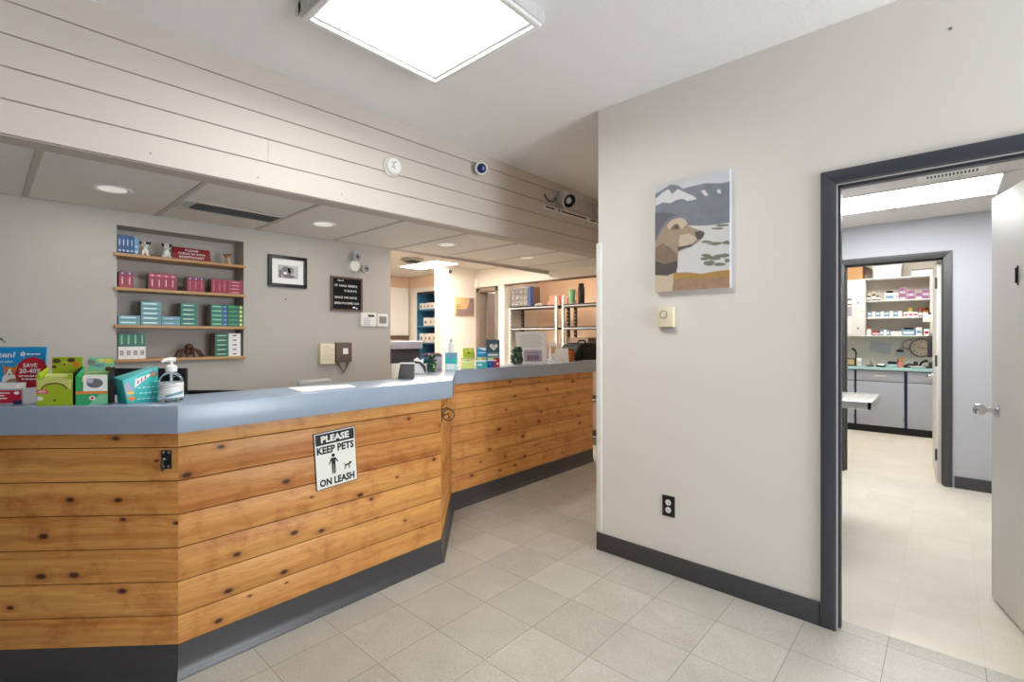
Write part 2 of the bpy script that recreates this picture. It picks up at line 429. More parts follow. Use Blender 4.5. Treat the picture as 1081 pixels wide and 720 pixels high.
CZ = 2.75
c = MB(); c.box(-2.70, 2.7, -2.7, 2.72, CZ, CZ + .08, 'ceiling'); c.box(-2.70, -1.5, 2.72, 5.05, CZ, CZ + .08, 'ceiling'); struct(c.build('ceiling'))
low = lambda y: 2.110 + .0148 * y
# low lay-in ceiling over the reception, with its grid
c = MB()
ys = [-2.6, 4.95]
c.hexa([(-3.84, ys[0], low(ys[0])), (-2.70, ys[0], low(ys[0])), (-2.70, ys[1], low(ys[1])), (-3.84, ys[1], low(ys[1])),
        (-3.84, ys[0], low(ys[0]) + .03), (-2.70, ys[0], low(ys[0]) + .03), (-2.70, ys[1], low(ys[1]) + .03), (-3.84, ys[1], low(ys[1]) + .03)], 'tileceil')
def bar(x0, x1, y0, y1):
    c.hexa([(x0, y0, low(y0) - .004), (x1, y0, low(y0) - .004), (x1, y1, low(y1) - .004), (x0, y1, low(y1) - .004),
            (x0, y0, low(y0) + .002), (x1, y0, low(y0) + .002), (x1, y1, low(y1) + .002), (x0, y1, low(y1) + .002)], 'tbar')
for k in range(-5, 8):
    y = .775 + .605 * k
    bar(-3.82, -2.80, y - .012, y + .012)
bar(-2.81, -2.70, -2.6, 4.95); bar(-3.84, -3.80, -2.6, 4.95)
struct(c.build('ceiling_reception'))
# shiplap soffit, a little out of level as built: boards with grooves between
s = MB()
prof = [(-2.685, 2.75), (-2.785, 2.75), (-2.785, 2.110), (-2.680, 2.110)]
seams = [2.241, 2.366, 2.492, 2.620]
for z in seams:
    prof += [(-2.680, z - .0035), (-2.688, z - .0025), (-2.688, z + .0025), (-2.680, z + .0035)]
prof += [(-2.680, 2.75)]
prof = prof[1:]
tilt = lambda x, z, y: (x, y, z + (.0148 * y if z < 2.74 else 0))
i0 = s.mi('soffit'); ig = s.mi('groove')
for y0, y1 in ((-2.6, 4.95),):
    a = [s.bm.verts.new(tilt(x, z, y0)) for x, z in prof]; b = [s.bm.verts.new(tilt(x, z, y1)) for x, z in prof]
    for k in range(len(prof)):
        q = (k + 1) % len(prof)
        fc = s.bm.faces.new([a[k], b[k], b[q], a[q]])
        zz = (prof[k][1] + prof[q][1]) / 2
        fc.material_index = ig if prof[k][0] == prof[q][0] == -2.688 else i0
    s.bm.faces.new(a[::-1]); s.bm.faces.new(b)
# butt joint between two boards and two nail holes
for z, y, h in ((2.366 - .118, 1.03, .112),): s.box(-2.682, -2.6793, y - .001, y + .001, z + .0148 * y, z + h + .0148 * y, 'groove')
for y, z in ((.52, 2.155), (.98, 2.150), (1.45, 2.16)): s.box(-2.682, -2.6790, y - .003, y + .003, z + .0148 * y - .006, z + .0148 * y + .006, 'groove')
struct(s.build('wall_soffit'))

# reception back wall with the recessed shelf niche
X = -3.82; N = dict(y0=.572, y1=1.297, z0=1.17, z1=2.025, d=.17)
w = MB()
w.box(X - .2, X, -2.6, N['y0'], 0, 2.4, 'wall_rec'); w.box(X - .2, X, N['y1'], 2.55, 0, 2.4, 'wall_rec')
w.box(X - .2, X, N['y0'], N['y1'], 0, N['z0'], 'wall_rec'); w.box(X - .2, X, N['y0'], N['y1'], N['z1'], 2.4, 'wall_rec')
w.box(X - .2, X - N['d'], N['y0'], N['y1'], N['z0'], N['z1'], 'wall_rec')
struct(w.build('wall_left'))

# the wall with the dog canvas and the doorway beside it
WY = 2.60
JL, JR, JT = -.372, .425, 2.024      # clear opening
w = MB()
w.box(-1.62, JL - .015, WY, WY + .12, 0, CZ, 'wall'); w.box(JR + .015, 2.6, WY, WY + .12, 0, CZ, 'wall'); w.box(JL - .015, JR + .015, WY, WY + .12, JT + .015, CZ, 'wall')
struct(w.build('wall_back'))
w = MB(); w.box(-1.62, -1.50, WY + .12, 7.1, 0, CZ, 'wall'); struct(w.build('wall_hall'))
w = MB(); w.box(-1.632, -1.594, WY - .006, WY + .03, .118, 1.915, 'white'); struct(w.build('trim_3', bev=.002))
# lobby walls behind and beside the photographer, with the shop windows
w = MB(); w.box(2.6, 2.72, -2.72, 1.2, 0, CZ, 'wall'); w.box(2.6, 2.72, 2.5, WY, 0, CZ, 'wall'); w.box(2.6, 2.72, 1.2, 2.5, 0, .12, 'wall'); w.box(2.6, 2.72, 1.2, 2.5, 2.35, CZ, 'wall'); struct(w.build('wall_right'))
w = MB()
for y0, y1, z0, z1 in ((1.2, 2.5, .12, .18), (1.2, 2.5, 2.29, 2.35), (1.2, 1.26, .18, 2.29), (2.44, 2.5, .18, 2.29)): w.box(2.62, 2.70, y0, y1, z0, z1, 'frame')
struct(w.build('window_2'))
w = MB()
w.box(-4.02, -1.6, -2.72, -2.6, 0, CZ, 'wall_far'); w.box(2.0, 2.6, -2.72, -2.6, 0, CZ, 'wall_far')
w.box(-1.6, 2.0, -2.72, -2.6, 0, .7, 'wall_far'); w.box(-1.6, 2.0, -2.72, -2.6, 2.35, CZ, 'wall_far')
struct(w.build('wall_front'))
w = MB()
for x0, x1, z0, z1 in ((-1.6, 2.0, .7, .76), (-1.6, 2.0, 2.29, 2.35), (-1.6, -1.54, .76, 2.29), (1.94, 2.0, .76, 2.29), (.17, .23, .76, 2.29)):
    w.box(x0, x1, -2.70, -2.62, z0, z1, 'frame')
win = struct(w.build('window_1'))

# baseboards and door casings
b = MB(); b.box(-1.628, JL - .062, WY - .012, WY, 0, .108, 'base'); b.box(JR + .062, 2.6, WY - .012, WY, 0, .108, 'base'); struct(b.build('baseboard_back', bev=.003))
def casing(name, x0, x1, zt, y, depth, m, fw=.058, th=.016, inner=None):
    g = MB()
    for ya, yb in ((y - th, y + .02), (y + depth - .02, y + depth + th)):
        g.prism([(x0 - fw, 0), (x0, 0), (x0, zt), (x0 - fw, zt + fw)], ya, yb, m, lambda a, z, q: (a, q, z))
        g.prism([(x1, 0), (x1 + fw, 0), (x1 + fw, zt + fw), (x1, zt)], ya, yb, m, lambda a, z, q: (a, q, z))
        g.prism([(x0, zt), (x1, zt), (x1 + fw, zt + fw), (x0 - fw, zt + fw)], ya, yb, m, lambda a, z, q: (a, q, z))
    o = struct(g.build(name, bev=.004))
    g = MB(); im = inner or m
    g.box(x0 - .014, x0 + .002, y + .02, y + depth - .02, 0, zt, im); g.box(x1 - .002, x1 + .014, y + .02, y + depth - .02, 0, zt, im)
    g.box(x0 - .014, x1 + .014, y + .02, y + depth - .02, zt - .002, zt + .014, im)
    # door stop
    g.box(x0 + .002, x0 + .014, y + .03, y + .065, 0, zt - .002, m); g.box(x1 - .014, x1 - .002, y + .03, y + .065, 0, zt - .002, m); g.box(x0, x1, y + .03, y + .065, zt - .016, zt - .002, m)
    g.build('jamb', o)
    return o
casing('trim_1', JL, JR, JT, WY, .12, 'frame', inner='door')

# ---- exam room
EY = 5.76
w = MB()
w.box(-1.5, -.763, EY, EY + .12, 0, 2.62, 'wall_cool'); w.box(-.012, 2.0, EY, EY + .12, 0, 2.62, 'wall_cool'); w.box(-.763, -.012, EY, EY + .12, 2.045, 2.62, 'wall_cool')
struct(w.build('wall_exam'))
w = MB(); w.box(-1.07, -.95, WY + .12, EY, 0, 2.5, 'wall_cool'); struct(w.build('wall_exam_left'))
w = MB(); w.box(1.9, 2.0, WY + .12, EY, 0, 2.5, 'wall_cool'); struct(w.build('wall_exam_right'))
c = MB(); c.box(-1.07, 2.0, WY + .12, EY, 2.405, 2.45, 'tileceil')
for x in (-.93, .29, 1.51): c.box(x - .012, x + .012, WY + .12, EY, 2.401, 2.406, 'tileceil')
for y in (3.28, 3.88, 4.485, 5.095): c.box(-.95, 1.9, y - .012, y + .012, 2.401, 2.406, 'tileceil')
struct(c.build('ceiling_exam'))
b = MB(); b.box(.05, 1.9, EY - .012, EY, 0, .104, 'base'); b.box(-.95, -.815, EY - .012, EY, 0, .104, 'base'); struct(b.build('baseboard_exam', bev=.003))
casing('trim_2', -.752, -.022, 2.035, EY, .12, 'frame2', inner='frame2')

# door into the exam room: hinged right, standing open inwards
dv = Vector((.167 - .372, 3.455 - 2.665)); da = math.atan2(dv.y, dv.x)
d = MB(); d.box(0, .81, 0, .036, .012, 2.03, 'door')
door = struct(d.build('door_1', bev=.0025, loc=(.372 + .036 * math.sin(da), 2.665 - .036 * math.cos(da), 0), rotz=da))
for sgn, y0 in ((1, .036), (-1, 0)):
    k = MB(); k.lathe([(.033, 0), (.033, .006), (.013, .012), (.012, .04), (.026, .05), (.031, .066), (.026, .082), (.012, .088)], 'chrome', axis='y', n=18)
    if sgn > 0: k.xf(Matrix.Rotation(PI, 4, 'Z'))
    o = k.build('door_knob', door, (.745, y0, .965)); o['label'] = 'satin chrome door knob'
k = MB(); k.box(.520, .526, .036, .046, 1.575, 1.645, 'black'); k.box(.5195, .5265, .036, .039, 1.565, 1.655, 'black'); o = k.build('coat_hook', door); o['label'] = 'small black hook'
for z in (.25, 1.05, 1.8):
    k = MB(); k.lathe([(.007, 0), (.007, .09)], 'steel', (-.004, .036, z), n=10); k.build('hinge', door)

# ---- lab behind
LY = 8.95
w = MB(); w.box(-2.0, 1.4, LY, LY + .1, 0, 2.75, 'wall_taupe'); struct(w.build('wall_lab'))
w = MB(); w.box(-2.1, -2.0, EY + .12, LY, 0, 2.75, 'wall_white'); struct(w.build('wall_lab_left'))
w = MB(); w.box(1.3, 1.4, EY + .12, LY, 0, 2.75, 'wall_white'); struct(w.build('wall_lab_right'))
c = MB(); c.box(-2.1, 1.4, EY + .12, LY + .1, 2.7, 2.75, 'wall_white'); struct(c.build('ceiling_lab'))
d = MB(); d.box(0, .70, 0, .04, .012, 2.02, 'door')
d2 = struct(d.build('door_2', bev=.0025, loc=(-.030, 5.875, 0), rotz=R(93.2)))
k = MB(); k.lathe([(.026, 0), (.026, .012), (.009, .014), (.009, .045)], 'chrome', axis='y', n=14)
k.xf(Matrix.Rotation(PI, 4, 'Z')); k.box(-.11, .012, .036, .05, -.009, .009, 'chrome')
o = k.build('lever_handle', d2, (.64, .04, .93)); o['label'] = 'chrome lever handle'
for z in (.20, 1.06, 1.77):
    k = MB(); k.box(-.012, .05, .036, .046, z, z + .10, 'frame2'); k.lathe([(.008, 0), (.008, .1)], 'frame2', (-.004, .044, z), n=10); k.build('hinge', d2)

# ---- treatment area at the back left
w = MB(); w.box(-5.2, -4.72, 4.95, 5.05, 2.06, 2.75, 'wall_white'); w.box(-5.2, -5.150, 4.95, 5.05, 0, 2.06, 'wall_white'); w.box(-4.745, -4.62, 4.95, 5.05, 0, 2.06, 'wall_white')
w.box(-4.72, -1.5, 4.95, 5.05, 2.065, 2.75, 'wall_white'); w.box(-4.72, -4.62, 5.05, 5.75, 0, 2.25, 'wall_white'); w.box(-4.62, -1.62, 4.946, 5.05, 2.055, 2.068, 'brownboard')
struct(w.build('wall_treatment'))
w = MB(); w.box(-4.62, -1.62, 5.70, 5.80, 0, 2.25, 'wall_peach'); struct(w.build('wall_recess'))
c = MB(); c.box(-4.62, -1.62, 5.05, 5.70, 2.20, 2.25, 'wall_peach'); struct(c.build('ceiling_recess'))
w = MB(); w.box(-5.34, -5.20, 4.29, 5.30, 0, 2.33, 'wall_white'); struct(w.build('wall_stub'))
w = MB(); w.box(-6.8, -5.34, 5.25, 5.35, 0, 2.33, 'wall_peach'); w.box(-6.8, -5.34, 4.83, 5.25, 2.132, 2.33, 'wall_peach'); struct(w.build('wall_cabinets'))
w = MB(); w.box(-6.8, -6.7, 1.9, 5.3, 0, 2.33, 'wall_peach'); struct(w.build('wall_treatment_left'))
w = MB(); w.box(-6.8, -4.02, 1.8, 1.9, 0, 2.33, 'wall_peach'); struct(w.build('wall_treatment_front'))
c = MB(); c.box(-6.8, -3.84, 1.8, 4.95, 2.315, 2.36, 'tileceil'); c.box(-3.86, -3.83, 2.55, 4.95, 2.14, 2.34, 'wall_rec'); struct(c.build('ceiling_treatment'))
# doorway beside the shelving, room beyond
g = MB()
g.box(-5.166, -5.095, 4.92, 5.07, 0, 2.045, 'brown'); g.box(-4.775, -4.74, 4.92, 5.07, 0, 2.045, 'brown'); g.box(-5.166, -4.74, 4.92, 5.07, 1.985, 2.045, 'brown')
struct(g.build('trim_4', bev=.004))
d = MB(); d.box(0, .74, 0, .035, .01, 1.985, 'brown')
d3 = struct(d.build('door_3', bev=.003, loc=(-5.07, 5.075, 0), rotz=R(97)))
k = MB(); k.ball((.68, -.05, .98), .026, 'chrome'); k.tube([(.68, 0, .98), (.68, -.04, .98)], .01, 'chrome'); k.build('door_knob', d3)
w = MB(); w.box(-5.5, -4.0, 7.0, 7.1, 0, 2.6, 'wall_white'); struct(w.build('wall_store'))
w = MB(); w.box(-5.5, -5.4, 5.36, 7.0, 0, 2.6, 'wall_white'); struct(w.build('wall_store_left'))
w = MB(); w.box(-5.5, -4.0, 5.05, 7.1, 2.5, 2.6, 'wall_white'); struct(w.build('ceiling_store'))
w = MB(); w.box(-4.1, -4.0, 5.80, 7.1, 0, 2.6, 'wall_white'); struct(w.build('wall_store_right'))

# ================================================================== LIGHTS IN THE CEILINGS
lt = thing('ceiling_light', 'large square flush ceiling light with white frame above the lobby', 'ceiling light', (-1.665, 1.275, CZ))
g = MB(); h = .372
for x0, x1, y0, y1 in ((-h, h, -h, -h + .05), (-h, h, h - .05, h), (-h, -h + .05, -h + .05, h - .05), (h - .05, h, -h + .05, h - .05)):
    g.box(x0, x1, y0, y1, -.062, -.001, 'fixture')
g.build('housing', lt, bev=.004)
g = MB(); h2 = .362
for x0, x1, y0, y1 in ((-h2, h2, -h2, -h2 + .026), (-h2, h2, h2 - .026, h2), (-h2, -h2 + .026, -h2 + .026, h2 - .026), (h2 - .026, h2, -h2 + .026, h2 - .026)):
    g.box(x0, x1, y0, y1, -.078, -.060, 'whitemetal')
g.build('rim', lt, bev=.003)
g = MB(); g.box(-.322, .322, -.322, .322, -.018, -.004, 'lamp'); o = g.build('diffuser', lt); o['label'] = 'glowing white diffuser'
for sx in (-1,):
    g = MB(); g.tube([(sx * .372, -.372, -.034), (sx * .372, .34, -.034)], .028, 'fixture', 12); g.ball((sx * .372, .34, -.034), .028, 'fixture'); g.build('side_bracket', lt)

def can(y, lab, k=1.0):
    x = -3.30
    t = thing('recessed_light', lab, 'ceiling light', (x, y, low(y)), group='recessed lights over reception', rot=(R(.85), 0, 0))
    g = MB(); g.lathe([(.066, .002), (.066, -.003), (.082, -.006), (.090, 0)], 'white', n=28); g.build('trim_ring', t)
    g = MB(); g.lathe([(.062, -.0035), (.05, -.0045), (.02, -.005)], 'canlight', n=24); g.build('lens', t)
    return t
can(.475, 'leftmost round recessed ceiling light, in the tile left of the slot diffuser')
can(1.644, 'round recessed ceiling light above the framed drawing')
can(2.790, 'round recessed ceiling light above the open end of the reception wall')
can(3.885, 'round recessed ceiling light farthest back, near the metal shelving')

v = thing('air_vent', 'long slot air diffuser with grey slats in the reception ceiling', 'air vent', (-3.375, 1.065, low(1.065)), rotz=R(90), rot=(0, R(0), R(90)))
g = MB(); g.box(-.285, .285, -.105, .105, -.003, .002, 'dark'); g.build('recess', v)
g = MB()
for k in range(5):
    y = -.085 + .0425 * k; g.hexa([(-.28, y - .012, -.009), (.28, y - .012, -.009), (.28, y + .006, -.003), (-.28, y + .006, -.003), (-.28, y - .012, -.007), (.28, y - .012, -.007), (.28, y + .006, -.001), (-.28, y + .006, -.001)], 'galv')
g.build('slats', v)
g = MB()
for x0, x1, y0, y1 in ((-.29, .29, -.112, -.1), (-.29, .29, .1, .112), (-.29, -.28, -.1, .1), (.28, .29, -.1, .1)): g.box(x0, x1, y0, y1, -.008, 0, 'tbar')
g.build('rim', v)

def panel(name, lab, loc, sx, sy, m, rotz=0):
    t = thing(name, lab, 'ceiling light', loc, rotz)
    g = MB()
    for x0, x1, y0, y1 in ((-sx, sx, -sy, -sy + .012), (-sx, sx, sy - .012, sy), (-sx, -sx + .012, -sy, sy), (sx - .012, sx, -sy, sy)): g.box(x0, x1, y0, y1, -.006, .0, 'whitemetal')
    g.build('frame', t)
    g = MB(); g.box(-sx + .012, sx - .012, -sy + .012, sy - .012, -.004, -.001, m); g.build('diffuser', t)
    return t
panel('panel_light', 'long bright rectangular ceiling panel light in the exam room', (-.32, 4.79, 2.405), .605, .305, 'lamp_exam')
panel('panel_light', 'bright rectangular ceiling panel light in the treatment area', (-5.28, 4.13, 2.315), .41, .20, 'lamp_back')
panel('panel_light', 'ceiling panel light over the gap before the metal shelving', (-4.22, 3.60, 2.315), .30, .60, 'lamp_back2')
panel('panel_light', 'ceiling panel light over the lab counter', (-.5, 7.6, 2.70), .6, .3, 'lamp_lab')
panel('panel_light', 'unseen panel light added to brighten the store room beyond the brown door', (-4.9, 6.0, 2.50), .3, .3, 'lamp_lab')  # added lamp, out of view, lights the white wall past the door

t = thing('batten_light', 'strip light tucked behind the header over the metal shelving', 'light', (-3.3, 5.11, 2.20))
g = MB(); g.box(-1.2, 1.2, -.035, .035, -.03, 0, 'whitemetal'); g.build('housing', t)
g = MB(); g.tube([(-1.15, 0, -.046), (1.15, 0, -.046)], .016, 'lamp_batten', 10); g.build('tube', t)
v = thing('air_vent', 'round louvred air vent in the treatment area ceiling', 'air vent', (-5.03, 3.68, 2.315))
g = MB(); g.lathe([(.14, -.001), (.15, -.012), (.11, -.03), (.10, -.022)], 'galv', n=24); g.build('outer_cone', v)
g = MB(); g.lathe([(.03, -.012), (.09, -.038), (.085, -.034)], 'dark', n=24); g.build('inner_cone', v)
v = thing('air_vent', 'small rectangular white grille in the exam room ceiling', 'air vent', (.02, 4.28, 2.405))
g = MB(); g.box(-.17, .17, -.075, .075, -.006, 0, 'white'); g.build('plate', v)
g = MB()
for k in range(14):
    x = -.12 + .0185 * k; g.box(x, x + .009, -.03, .03, -.008, -.0055, 'dark')
g.build('slots', v)

# ================================================================== THE COUNTER
TOP = 1.072
FL = [(-3.352, -.612), (-2.221, .519), (-2.221, 1.83), (-2.812, 2.421), (-2.812, 4.40)]
ct = thing('reception_counter', 'knotty pine boarded reception counter with bend, black rubber kickboard', 'counter', (0, 0, 0))
def seg_frame(a, b):
    a, b = Vector(a), Vector(b); d = b - a
    return d.length, math.atan2(d.y, d.x), a
for k in range(4):
    L, ang, a = seg_frame(FL[k], FL[k + 1])
    g = MB()
    zs = [.100, .244, .375, .506, .637, .768, .899, .966]
    for z0, z1 in zip(zs, zs[1:]): g.box(0, L, 0, .016, z0 + .0016, z1 - .0016, 'wood')
    o = g.build('board_panel', ct, (a.x, a.y, 0), ang, bev=.0025)
    g = MB(); g.box(.001, L - .001, .006, .03, .10, .966, 'seam'); g.build('backing', o)
    # rubber kickboard with a flared toe
    g = MB()
    pr = [(0.004, .132), (-.003, .132), (-.005, .05), (-.012, .018), (-.022, .004), (-.022, 0), (.03, 0), (.03, .132)]
    ends = []
    for x, nb in ((0, k - 1), (L, k + 1)):
        if 0 <= nb < 4:
            other = seg_frame(FL[nb], FL[nb + 1])[1]; turn = (other - ang) if nb > k else (ang - other)
            turn = (turn + PI) % (2 * PI) - PI
            tt = math.tan(turn / 2) * (1 if nb > k else -1)
        else: tt = 0
        ends.append([(x - y * tt, y, z) for y, z in pr])
    va = [g.bm.verts.new(p) for p in ends[0]]; vb = [g.bm.verts.new(p) for p in ends[1]]; i = g.mi('kick'); n = len(pr)
    for q in range(n): g.bm.faces.new([va[q], va[(q + 1) % n], vb[(q + 1) % n], vb[q]]).material_index = i
    g.bm.faces.new(va[::-1]); g.bm.faces.new(vb)
    bmesh.ops.recalc_face_normals(g.bm, faces=g.bm.faces[:])
    g.build('kickboard', ct, (a.x, a.y, 0), ang, ang=50)
g = MB(); inner = offs(FL, -.09); outer = offs(FL, -.018)
for k in range(4): g.prism([outer[k], outer[k + 1], inner[k + 1], inner[k]], 0, .966, 'lgrey')
g.build('inner_panel', ct)
wt = MB()
o1 = [(-3.285, -.653), (-2.135, .497), (-2.180, 1.885), (-2.797, 2.447), (-2.735, 4.42)]; i1 = offs(FL, -.285)
i1[-1] = (i1[-1][0], 4.42)
wt.prism(o1[::1] + i1[::-1], .967, TOP, 'laminate')
worktop = tag(wt.build('worktop', bev=.003), 'pale blue laminate worktop running along the whole pine counter', 'worktop')
# low desk behind it, for what stands below the worktop
dk = MB(); i2 = offs(FL, -.095); i3 = offs(FL, -.75)
e0 = (i2[1][0] - .62, i2[1][1] - .62); e1 = (e0[0] - .45, e0[1] + .45)
dk.prism([i2[1], (i2[2][0], 1.78), (-2.95, 1.78), i3[1], e1, e0], .70, .735, 'lgrey')
for p in ((-2.9, 1.0), (-2.85, 1.74), (-3.22, .22)): dk.box(p[0] - .02, p[0] + .02, p[1] - .02, p[1] + .02, 0, .70, 'dark')
tag(dk.build('desk'), 'light grey work desk behind the pine counter', 'desk')

# PLEASE KEEP PETS ON LEASH sign
sg = thing('leash_sign', 'white PLEASE KEEP PETS ON LEASH sign on the pine boards', 'sign', (-2.2195, 1.170, .739), rot=(0, R(-4), R(90)))
sg.rotation_euler = (Matrix.Rotation(R(90), 3, 'Z') @ Matrix.Rotation(R(-3.4), 3, 'Y')).to_euler()
g = MB(); w2, h2 = .1075, .137; g.box(-w2, w2, -.004, 0, -h2, h2, 'ink'); g.build('backing_plate', sg, bev=.001)
g = MB(); F = lambda d: (lambda a, b: (a, -.004 - d, b))
g.rect(-w2 + .0035, w2 - .0035, -h2 + .0035, h2 - .0035, F(.0006), 'signwhite')
g.rect(-w2 + .008, w2 - .008, .076, h2 - .008, F(.0010), 'ink')
g.text('PLEASE', 0, .1025, .145, .034, F(.0016), 'signwhite', .045)
g.text('KEEP PETS', 0, .050, .192, .037, F(.0016), 'ink', .04)
g.text('ON LEASH', 0, -.106, .180, .036, F(.0016), 'ink', .04)
f1 = F(.0016)
# standing figure and dog pictogram
fx, fz = -.016, -.024
g.disc(fx, fz + 0.04000, .0088, .0088, f1, 'ink')
g.flat([(fx - 0.01120, fz + 0.02800), (fx + 0.01120, fz + 0.02800), (fx + 0.00960, fz - 0.00400), (fx - 0.00960, fz - 0.00400)], f1, 'ink')
g.flat([(fx - 0.01120, fz + 0.02800), (fx - 0.00800, fz + 0.02080), (fx - 0.02080, fz - 0.00160), (fx - 0.02480, fz + 0.00240)], f1, 'ink')
g.flat([(fx + 0.01120, fz + 0.02800), (fx + 0.02480, fz + 0.00640), (fx + 0.02160, fz + 0.00160), (fx + 0.00800, fz + 0.02080)], f1, 'ink')
g.flat([(fx - 0.00960, fz - 0.00400), (fx - 0.00080, fz - 0.00400), (fx - 0.00160, fz - 0.04960), (fx - 0.00800, fz - 0.04960)], f1, 'ink')
g.flat([(fx + 0.00080, fz - 0.00400), (fx + 0.00960, fz - 0.00400), (fx + 0.00800, fz - 0.04960), (fx + 0.00160, fz - 0.04960)], f1, 'ink')
qx, qz = .055, -.056
g.flat([(qx - .014, qz + .004), (qx + .012, qz + .006), (qx + .012, qz + .014), (qx - .014, qz + .011)], f1, 'ink')
g.flat([(qx + .008, qz + .012), (qx + .012, qz + .024), (qx + .016, qz + .020), (qx + .024, qz + .018), (qx + .022, qz + .012), (qx + .014, qz + .008)], f1, 'ink')
g.flat([(qx - .014, qz + .010), (qx - .020, qz + .022), (qx - .017, qz + .022), (qx - .011, qz + .010)], f1, 'ink')
for a in (-.013, -.008, .006, .010): g.flat([(qx + a, qz + .006), (qx + a + .003, qz + .006), (qx + a + .001 + a * .3, qz - .012), (qx + a - .002 + a * .3, qz - .012)], f1, 'ink')
g.build('printed_face', sg)

# bolted black hook plate on the left-hand boards near the bend
u = Vector((math.cos(R(45)), math.sin(R(45)))); n1 = Vector((u.y, -u.x))
hp = Vector((-2.221, .519)) - u * .042
t = thing('leash_hook', 'small black bolted hook plate at the bend of the counter', 'hook', (hp.x + n1.x * .001, hp.y + n1.y * .001, .853), rotz=R(45))
g = MB(); g.box(-.019, .019, -.004, 0, -.036, .036, 'black'); g.build('plate', t, bev=.0015)
for x, z in ((-.010, .028), (.010, .028), (.008, -.026), (-.010, -.026)):
    g = MB(); g.lathe([(.0055, .004), (.005, .006), (.002, .007)], 'steel', (x, 0, z), axis='y', n=10); g.build('bolt', t)
g = MB(); g.tube([(0, -.004, .004), (0, -.020, .006), (-.002, -.026, -.006), (-.004, -.024, -.026), (-.006, -.016, -.038), (-.007, -.010, -.036)], .004, 'dark', 8); g.ball((0, -.018, .006), .005, 'steel', 8); g.build('snap', t)
# ring hook on the return, turned out so that its ring stands free of the boards
u2 = Vector((-1, 1)).normalized(); n2 = Vector((1, 1)).normalized()
rp = Vector((-2.221, 1.83)) + u2 * .045 + n2 * .001
t = thing('ring_hook', 'dark iron ring hook by the corner where the counter steps back', 'hook', (rp.x, rp.y, .865), rotz=math.atan2(u2.y, u2.x))
g = MB(); g.box(-.014, .014, 0, .003, -.05, .040, 'black'); g.xf(Matrix.Rotation(PI, 4, 'Z')); g.build('plate', t, bev=.001)
g = MB(); g.tube([(.004 * math.sin(2 * a), -.042 + .034 * math.sin(a), -.004 + .034 * math.cos(a)) for a in [2 * PI * k / 20 for k in range(21)]], .0034, 'black', 6); g.tube([(0, 0, .024), (0, -.030, .040), (0, -.044, .030)], .0034, 'black', 6); g.build('ring', t)
g = MB(); g.tube([(0, -.006, -.01), (0, -.040, .004), (0, -.046, -.020), (0, -.038, -.028)], .004, 'black', 6); g.build('latch', t)

# ================================================================== THE WALL NICHE SHELVES AND THEIR CONTENTS
SH = [1.849, 1.637, 1.403, 1.190]
names = ['topmost', 'second', 'third', 'lowest']
for z, nm in zip(SH, names):
    g = MB(); g.box(.556, 1.302, -.035, 0, -.019, 0, 'shelfwood'); g.box(.573, 1.296, 0, .168, -.019, 0, 'shelfwood')
    o = tag(g.build('wall_shelf', None, (X, 0, z), R(90), bev=.003), '%s thin pine shelf in the reception wall niche' % nm, 'shelf', 'pine shelves in the wall niche')
ORD = ['leftmost', 'second', 'third', 'fourth', 'fifth', 'sixth', 'seventh', 'eighth', 'ninth', 'tenth']
def lx(o, y, z, dx=0): o.location = (X + dx, y, z); return o
DEP = .10
def carton(name, w, h, m, label, group, prints, side='brownside', d=DEP, cat='box'):
    """a carton: front looks along local -Y, standing on z = 0, left front corner at x = 0."""
    t = thing(name, label, cat, (0, 0, 0), R(90), group)
    g = MB(); g.box(0, w, 0, d, 0, h, m)
    g.bm.faces.ensure_lookup_table()
    ib = g.mi(side)
    for q in g.bm.faces:
        q.normal_update()
        if abs(q.normal.x) > .9: q.material_index = ib
    g.build('carton', t, bev=.001)
    g = MB(); g.rect(0, w, 0, h, EPS(.5), m); prints(g); g.build('printed_front', t)
    return t
EPS = lambda k=1: (lambda a, b: (a, -.0005 * k, b))
YF = -.012   # cartons stand a little in front of the wall plane, on the shelf lip
def row(src, ys, z, labels, dz=0):
    for k, (y, lab) in enumerate(zip(ys, labels)):
        if k == 0: src['label'] = lab; lx(src, y, z, 0)
        else: dup(src, (X, y, z + dz * k), lab)
# top shelf: four blue cartons and a pale one
def p_blue(g):
    g.rect(.006, .009, .052, .092, EPS(), 'paper'); g.rect(.011, .0135, .060, .092, EPS(), 'boxlblue')
    g.disc(.0098, .022, .0062, .006, EPS(), 'paper', 12); g.disc(.0115, .0235, .003, .003, EPS(2), 'boxblue', 10); g.rect(0, .0195, 0, .010, EPS(), 'boxnavy')
bb = carton('carton', .0195, .118, 'boxblue', '', 'blue cartons on the top niche shelf', p_blue, 'boxnavy')
row(bb, [.576 + .0204 * k for k in range(4)], SH[0], ['%s of the four upright blue cartons on the topmost niche shelf' % ORD[k] for k in range(3)] + ['rightmost of the four upright blue cartons on the topmost niche shelf'])
lb = carton('carton', .021, .110, 'boxlblue', 'pale blue carton beside the four darker blue ones, topmost niche shelf', 'blue cartons on the top niche shelf', lambda g: (g.disc(.010, .02, .006, .006, EPS(), 'paper', 12), g.rect(.004, .016, .05, .056, EPS(), 'paper')), 'boxnavy')
lx(lb, .659, SH[0])
